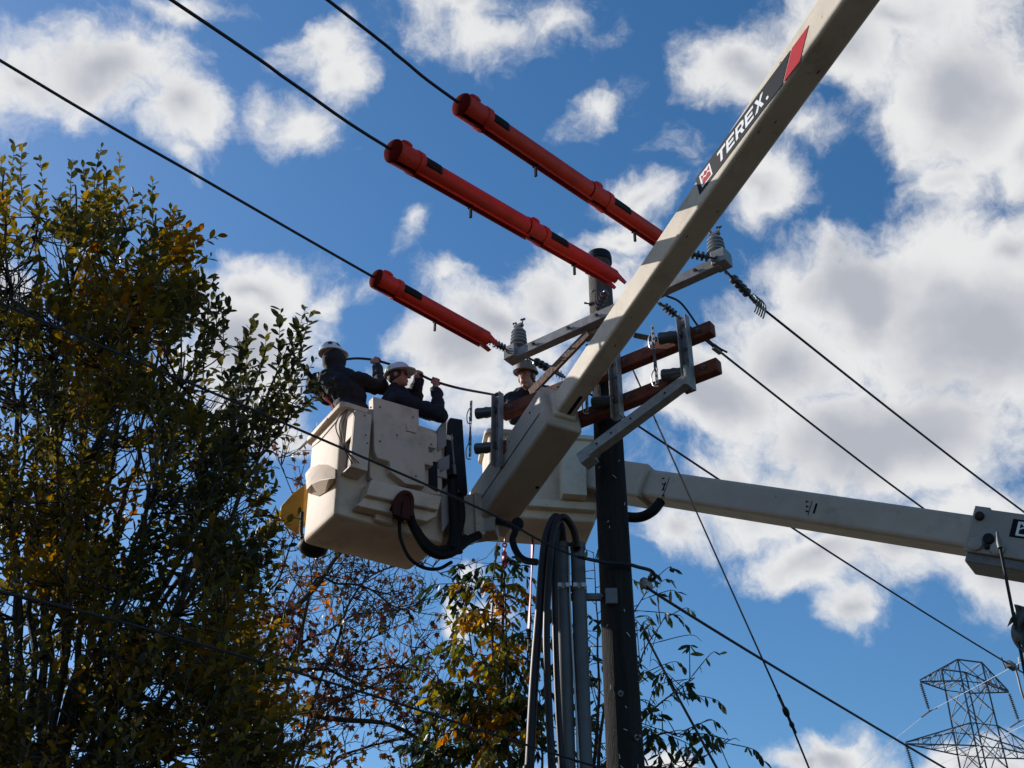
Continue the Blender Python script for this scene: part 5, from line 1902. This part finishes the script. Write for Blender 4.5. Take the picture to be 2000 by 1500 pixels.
# ---- rust coloured maple behind
def maple():
    rnd = random.Random(11)
    bx_ = PY(470, 1750, 13.2)
    root = thing('maple_tree', (bx_.x, bx_.y, 0), 'thinly leaved maple with small rusty star leaves below the two-man bucket', 'tree')
    base = root.location.copy()
    tr = MB()
    fork = V((base.x, base.y, 3.4))
    limb(tr, [base, V((base.x, base.y, 1.8)), fork], .26, .20, 12)
    v, f, tint, alls = [], [], [], []
    YM = 13.2
    main = [([(480, 1240), (545, 1205), (620, 1150), (655, 1090), (690, 1045), (705, 1020)], .050, .012),
            ([(610, 1150), (665, 1142), (720, 1152), (765, 1185), (795, 1195)], .020, .006),
            ([(470, 1290), (560, 1288), (640, 1295), (700, 1310), (780, 1300), (840, 1310)], .022, .006),
            ([(480, 1330), (560, 1310), (625, 1305), (690, 1330), (740, 1345), (810, 1345)], .040, .008),
            ([(470, 1420), (560, 1392), (660, 1402), (760, 1420), (830, 1455), (900, 1510)], .048, .014),
            ([(660, 1240), (685, 1180), (720, 1130), (770, 1105), (830, 1100), (866, 1128)], .018, .004),
            ([(560, 1290), (640, 1230), (690, 1200), (750, 1195), (795, 1190), (820, 1180)], .020, .004),
            ([(500, 1200), (540, 1130), (560, 1070), (580, 1010), (560, 930), (545, 880)], .018, .003),
            ([(520, 1260), (560, 1190), (600, 1110), (640, 1085)], .018, .004),
            ([(600, 1420), (680, 1360), (740, 1330), (800, 1290), (840, 1270), (870, 1275)], .020, .004),
            ([(640, 1500), (720, 1460), (800, 1440), (860, 1400), (900, 1380)], .018, .004),
            ([(560, 1480), (600, 1440), (640, 1350), (690, 1270), (740, 1240)], .020, .004),
            ([(760, 1560), (800, 1500), (850, 1450), (870, 1420)], .018, .004)]

    def star(p, dd, hue):
        nr = V((rnd.uniform(-1, 1), rnd.uniform(-1, 1), rnd.uniform(.1, 1)))
        alls.append((p, dd, nr, rnd.uniform(.045, .098), min(1, max(0, hue + rnd.gauss(0, .14)))))

    def grow(p, d, ln, r, lev):
        k = 4
        pts = [p]
        dd = d.copy()
        for i in range(k):
            dd = (dd + V((rnd.gauss(0, .28), rnd.gauss(0, .22), rnd.gauss(.10, .26)))).normalized()
            pts.append(pts[-1] + dd * (ln / k))
        tr.tube(pts, [r * (1 - .6 * i / k) for i in range(k + 1)], 5 if lev < 2 else 4)
        for i in range(1, k + 1):
            if lev < 2:
                for _ in range(1 if rnd.random() < .85 else 2):
                    nd = (dd + V((rnd.gauss(0, .75), rnd.gauss(0, .5), rnd.gauss(.1, .65)))).normalized()
                    grow(pts[i], nd, ln * rnd.uniform(.45, .75), r * .6, lev + 1)
            else:
                px, py = pix(pts[i])
                den = min(.78, max(.14, (930 - px) / 560)) * (1.0 if py > 1170 else .5)
                if py > 1300:
                    den = max(den, .36)
                if rnd.random() < den:
                    hue = .30 + .45 * noise.noise(V((px / 70, py / 70, 3.3)))
                    for (gx, gy, gr, am) in ((605, 1160, 45, .6), (590, 1100, 30, .3), (780, 1300, 55, .5), (640, 1200, 60, .25), (560, 1440, 90, .15)):
                        hue += am * max(0, 1 - math.hypot(px - gx, py - gy) / gr / 1.4)
                    for _ in range(1):
                        star(pts[i] + V((rnd.gauss(0, .02), rnd.gauss(0, .02), rnd.gauss(0, .02))), V((rnd.gauss(.1, .5), rnd.gauss(0, .5), rnd.gauss(-.75, .4))), hue)
    for (pl_, r0, r1) in main:
        ym = YM + rnd.uniform(-.6, .6)
        pts = [fork.lerp(PY(*pl_[0], ym), .0 if False else .0)] + [PY(x, y, ym) for x, y in pl_]
        q = limb(tr, [fork, fork.lerp(pts[1], .6) + V((0, 0, .15))] + pts[1:], r0 * 1.25, r1, 8, 5, .05)
        q = [p for p in q if pix(p)[0] > 470 or True][10:]
        for k_, p in enumerate(q):
            if k_ % 2 == 0:
                for _ in range(2):
                    d = V((rnd.gauss(.35, .6), rnd.gauss(0, .5), rnd.gauss(.35, .6))).normalized()
                    grow(p, d, rnd.uniform(.30, .62), .0085, 1)
    # fuller leaf masses low down, beside the broad-leafed tree
    for _ in range(1800):
        x, y = rnd.uniform(440, 900), rnd.uniform(1130, 1540)
        if y < 1640 - 1.05 * (960 - x) and rnd.random() < .93:
            continue
        if noise.noise(V((x / 60, y / 60, 9.1))) < -.02:
            continue
        p = PY(x, y, YM + rnd.uniform(-.8, .9))
        hue = .38 + .45 * noise.noise(V((x / 70, y / 70, 3.3)))
        star(p, V((rnd.gauss(0, .6), rnd.gauss(0, .6), rnd.gauss(-.5, .5))), hue)
    rnd.shuffle(alls)
    for (p, d, nr, L, tn) in alls[300:]:
        c = add_star(v, f, p - base, d, nr, L)
        tint += [tn] * c
    o = bpy.data.objects.new('crown', mesh_tint('crown', v, f, tint, M['leaf_rust']))
    o['kind'] = 'stuff'
    o.parent = root
    col.objects.link(o)
    leaf_objects(alls, root, 'star', M['one_rust'])
    obj('trunk', tr, 'bark', root)
    print('maple leaves', len(alls))


maple()


# ---- slender tree with long hanging leaves behind the pole
def cherry():
    rnd = random.Random(21)
    bx_ = PY(1010, 1750, 11.6)
    root = thing('cherry_tree', (bx_.x, bx_.y, 0), 'slender tree of long drooping leaves turning yellow behind the cables and pole', 'tree')
    base = root.location.copy()
    tr = MB()
    fork = V((base.x, base.y, 1.9))
    limb(tr, [base, V((base.x + .05, base.y, 1.0)), fork], .14, .10, 10)
    YC = 11.6
    v, f, tint, alls = [], [], [], []
    shape = leaf_shape('long')
    stems = [([(1000, 1560), (985, 1400), (982, 1250), (985, 1080)], .03), ([(990, 1560), (960, 1400), (962, 1250), (965, 1120)], .022), ([(980, 1580), (930, 1470), (890, 1390), (860, 1330)], .022), ([(980, 1560), (940, 1380), (915, 1240), (905, 1140)], .016),
             ([(1020, 1580), (1020, 1450), (1030, 1300), (1030, 1200)], .02), ([(1150, 1590), (1165, 1400), (1168, 1250), (1160, 1080)], .026), ([(1160, 1590), (1180, 1400), (1215, 1250), (1270, 1140)], .024), ([(1170, 1590), (1230, 1440), (1280, 1380), (1355, 1325)], .022),
             ([(1180, 1600), (1240, 1500), (1330, 1500), (1425, 1445)], .02), ([(1170, 1590), (1210, 1420), (1250, 1300), (1300, 1200)], .022), ([(1050, 1580), (1060, 1450), (1055, 1350)], .02), ([(1200, 1600), (1240, 1470), (1290, 1430), (1330, 1440)], .018), ([(880, 1600), (860, 1500), (850, 1440)], .018)]
    for (pl_, r0) in stems:
        yy = YC + rnd.uniform(-.5, .4)
        pts = [PY(x, y, yy) for x, y in pl_]
        limb(tr, [fork, fork.lerp(pts[0], .7)] + pts, r0 * 1.6, .004, 7, 5, .03)
        q = spline(pts, 10)
        for k_, p in enumerate(q[4:]):
            px, py = pix(p)
            for _ in range(2 if (px < 1090 and k_ % 2) else 1):
                d = V((rnd.gauss(0, .75), rnd.gauss(0, .6), rnd.gauss(.35, .4))).normalized()
                ln = rnd.uniform(.18, .42)
                a = p
                b = p + d * ln
                c = b + (d * .5 + Z * -.4) * ln * .6
                tq = spline([a, b, c], 4)
                tr.tube(tq, [.006 - .004 * i / (len(tq) - 1) for i in range(len(tq))], 4)
                hue = .38 + .40 * noise.noise(V((px / 60, py / 60, 6.6)))
                for (gx, gy, gr, am) in ((975, 1180, 40, .55), (960, 1260, 50, .45), (990, 1230, 40, .4), (920, 1340, 60, .35), (900, 1380, 50, .3), (985, 1440, 60, .5), (1030, 1260, 30, .3), (985, 1090, 40, -.3), (905, 1150, 40, -.3)):
                    hue += am * max(0, 1 - math.hypot(px - gx, py - gy) / gr / 1.35)
                if px > 1090:
                    hue -= .10
                    if rnd.random() < .35:
                        continue
                for i in range(1, len(tq)):
                    for sg in (-1, 1):
                        if rnd.random() < (.78 if px < 1090 else .46):
                            dn_ = d.cross(Z)
                            dn_ = dn_.normalized() if dn_.length > .01 else X
                            ld = dn_ * (sg * rnd.uniform(.2, .8)) + d * rnd.uniform(.1, .6) - Z * rnd.uniform(.35, 1.1)
                            nr = V((rnd.gauss(0, .6), rnd.gauss(-.4, .5), rnd.uniform(.2, 1)))
                            alls.append((tq[i], ld, nr, rnd.uniform(.085, .155), min(1, max(0, hue + rnd.gauss(0, .10)))))
    rnd.shuffle(alls)
    for (p, d, nr, L, tn) in alls[300:]:
        c = add_leaf(v, f, p - base, d, nr, L, shape)
        tint += [tn] * c
    o = bpy.data.objects.new('crown', mesh_tint('crown', v, f, tint, M['leaf_cherry']))
    o['kind'] = 'stuff'
    o.parent = root
    col.objects.link(o)
    leaf_objects(alls, root, 'long', M['one_cherry'])
    obj('trunk', tr, 'bark', root)
    print('cherry leaves', len(alls))


cherry()


# ------------------------------------------------------------------ transmission tower
def tower():
    hz = 1.6 + 49.0
    lt, rt = PZ(1797, 1331, hz), PZ(1970, 1352, hz)
    ad = (rt - lt)
    span = ad.length
    ad.normalize()
    an = V((-ad.y, ad.x, 0))
    c0 = lt.lerp(rt, .515)
    root = thing('transmission_tower', (c0.x, c0.y, 0), 'steel lattice transmission tower with hanging insulator strings, far off', 'transmission tower')
    hw = 1.55

    def P_(a, n_, z):
        return V((c0.x, c0.y, 0)) + ad * a + an * n_ + Z * z

    def wz(z):
        return hw * (1.0 + max(0, (hz - z)) * .010 + max(0, 30 - z) * .07)
    T = .135
    for sa_ in (-1, 1):
        for sn in (-1, 1):
            mb = MB()
            zs_ = [0, 15, 30, hz - 8, hz + 2.4]
            pts = [P_(sa_ * wz(z), sn * wz(z), z) for z in zs_]
            for a, b in zip(pts, pts[1:]):
                mb.beam(a, b, T * 1.2, T * 1.2)
            obj('leg', mb, 'tower', root)
    br = MB()
    z = hz - .2
    levels = []
    while z > 2:
        levels.append(z)
        z -= 2 * wz(z) * (.95 if z > 30 else 1.2)
    levels.append(0.2)
    for z0, z1 in zip(levels, levels[1:]):
        for (s1, s2) in (((-1, -1), (1, -1)), ((1, -1), (1, 1)), ((1, 1), (-1, 1)), ((-1, 1), (-1, -1))):
            a0, b0 = P_(s1[0] * wz(z0), s1[1] * wz(z0), z0), P_(s2[0] * wz(z0), s2[1] * wz(z0), z0)
            a1, b1 = P_(s1[0] * wz(z1), s1[1] * wz(z1), z1), P_(s2[0] * wz(z1), s2[1] * wz(z1), z1)
            br.beam(a0, b1, T * .6, T * .6)
            br.beam(b0, a1, T * .6, T * .6)
    lb = obj('lattice_bracing', br, 'tower', root)
    lb['kind'] = 'stuff'
    arms = ((hz, span * .515, span * .485, 2.9), (hz - 7.2, 9.1, 9.1, 2.9), (hz - 14.4, 6.8, 6.8, 2.8))
    for (z, la, ra, hh_) in arms:
        for sg, ln in ((-1, la), (1, ra)):
            mb = MB()
            tip = P_(sg * ln, 0, z)
            w_ = wz(z)
            tops = [P_(sg * w_, sn * w_, z + hh_ * .85) for sn in (-1, 1)]
            bots = [P_(sg * w_, sn * w_, z) for sn in (-1, 1)]
            for k in (0, 1):
                mb.beam(bots[k], tip, T * .9, T * .9)
                mb.beam(tops[k], tip + Z * .15, T * .9, T * .9)
                prev = tops[k]
                for q in (.25, .5, .75):
                    bq, tq = bots[k].lerp(tip, q), tops[k].lerp(tip + Z * .15, q)
                    mb.beam(bq, tq, T * .5, T * .5)
                    mb.beam(prev, bq, T * .5, T * .5)
                    prev = tq
            for q in (0, .25, .5, .75):
                a_, b_ = bots[0].lerp(tip, q), bots[1].lerp(tip, q)
                mb.beam(a_, b_, T * .5, T * .5)
                mb.beam(a_, bots[1].lerp(tip, q + .25), T * .45, T * .45)
                a_, b_ = tops[0].lerp(tip, q), tops[1].lerp(tip, q)
                mb.beam(a_, b_, T * .5, T * .5)
            mb.beam(tops[0], P_(-sg * w_, -w_, z + hh_ * .85), T * .6, T * .6)
            mb.beam(tops[1], P_(-sg * w_, w_, z + hh_ * .85), T * .6, T * .6)
            mb.beam(bots[0], P_(-sg * w_, -w_, z), T * .6, T * .6)
            mb.beam(bots[1], P_(-sg * w_, w_, z), T * .6, T * .6)
            arm = obj('tower_arm', mb, 'tower', root)
            pr = [(0, .04), (.05, .05)]
            nd = 13
            for k in range(nd):
                f_ = .07 + k * .065
                pr += [(f_, .06), (f_ + .018, .20), (f_ + .032, .20), (f_ + .045, .07)]
            pr += [(.96, .05), (1, .05)]
            bot = tip - Z * 3.3 + ad * .45
            obj('insulator_string', MB().lathe(tip, bot, pr, 10), 'porcelain_dark', arm)
            obj('suspension_clamp', MB().tube([bot - an * 1.4 - Z * .1, bot, bot + an * 1.6 - Z * .12], .09, 6), 'tower', arm)
            # conductor on that string
            e1 = bot - an * 160 + Z * 6 - ad * 20
            e2 = bot + an * 160 + Z * 6 + ad * 20
            pts = []
            for k in range(-14, 15):
                t_ = k / 14
                pts.append(bot + (an * 150 + ad * 10) * t_ + Z * (9 * t_ * t_ - 9 * abs(t_) * 1.15))
            lev = {0: 'top', 1: 'middle', 2: 'lowest'}[[a[0] for a in arms].index(z)]
            side = 'the tip nearer the boom rod' if sg > 0 else 'the tip nearer the pole'
            tag(obj('power_line', MB().tube(pts, .022, 5), 'towerwire'), 'pale thin conductor under the %s tower arm at %s' % (lev, side), 'power line', 'conductors of the lattice tower')
    pk = MB()
    for sg in (-1, 1):
        a_, b_ = P_(-wz(hz), sg * wz(hz), hz + 2.45), P_(wz(hz), sg * wz(hz), hz + 2.45)
        pk.beam(a_, b_, T, T)
    for sg in (-1, 1):
        pk.beam(P_(sg * wz(hz), -wz(hz), hz + 2.45), P_(sg * wz(hz), wz(hz), hz + 2.45), T * .7, T * .7)
        pk.beam(P_(-wz(hz), sg * wz(hz), hz + 2.45), P_(wz(hz), sg * wz(hz), hz), T * .5, T * .5)
        pk.beam(P_(wz(hz), sg * wz(hz), hz + 2.45), P_(-wz(hz), sg * wz(hz), hz), T * .5, T * .5)
    obj('tower_top', pk, 'tower', root)


tower()
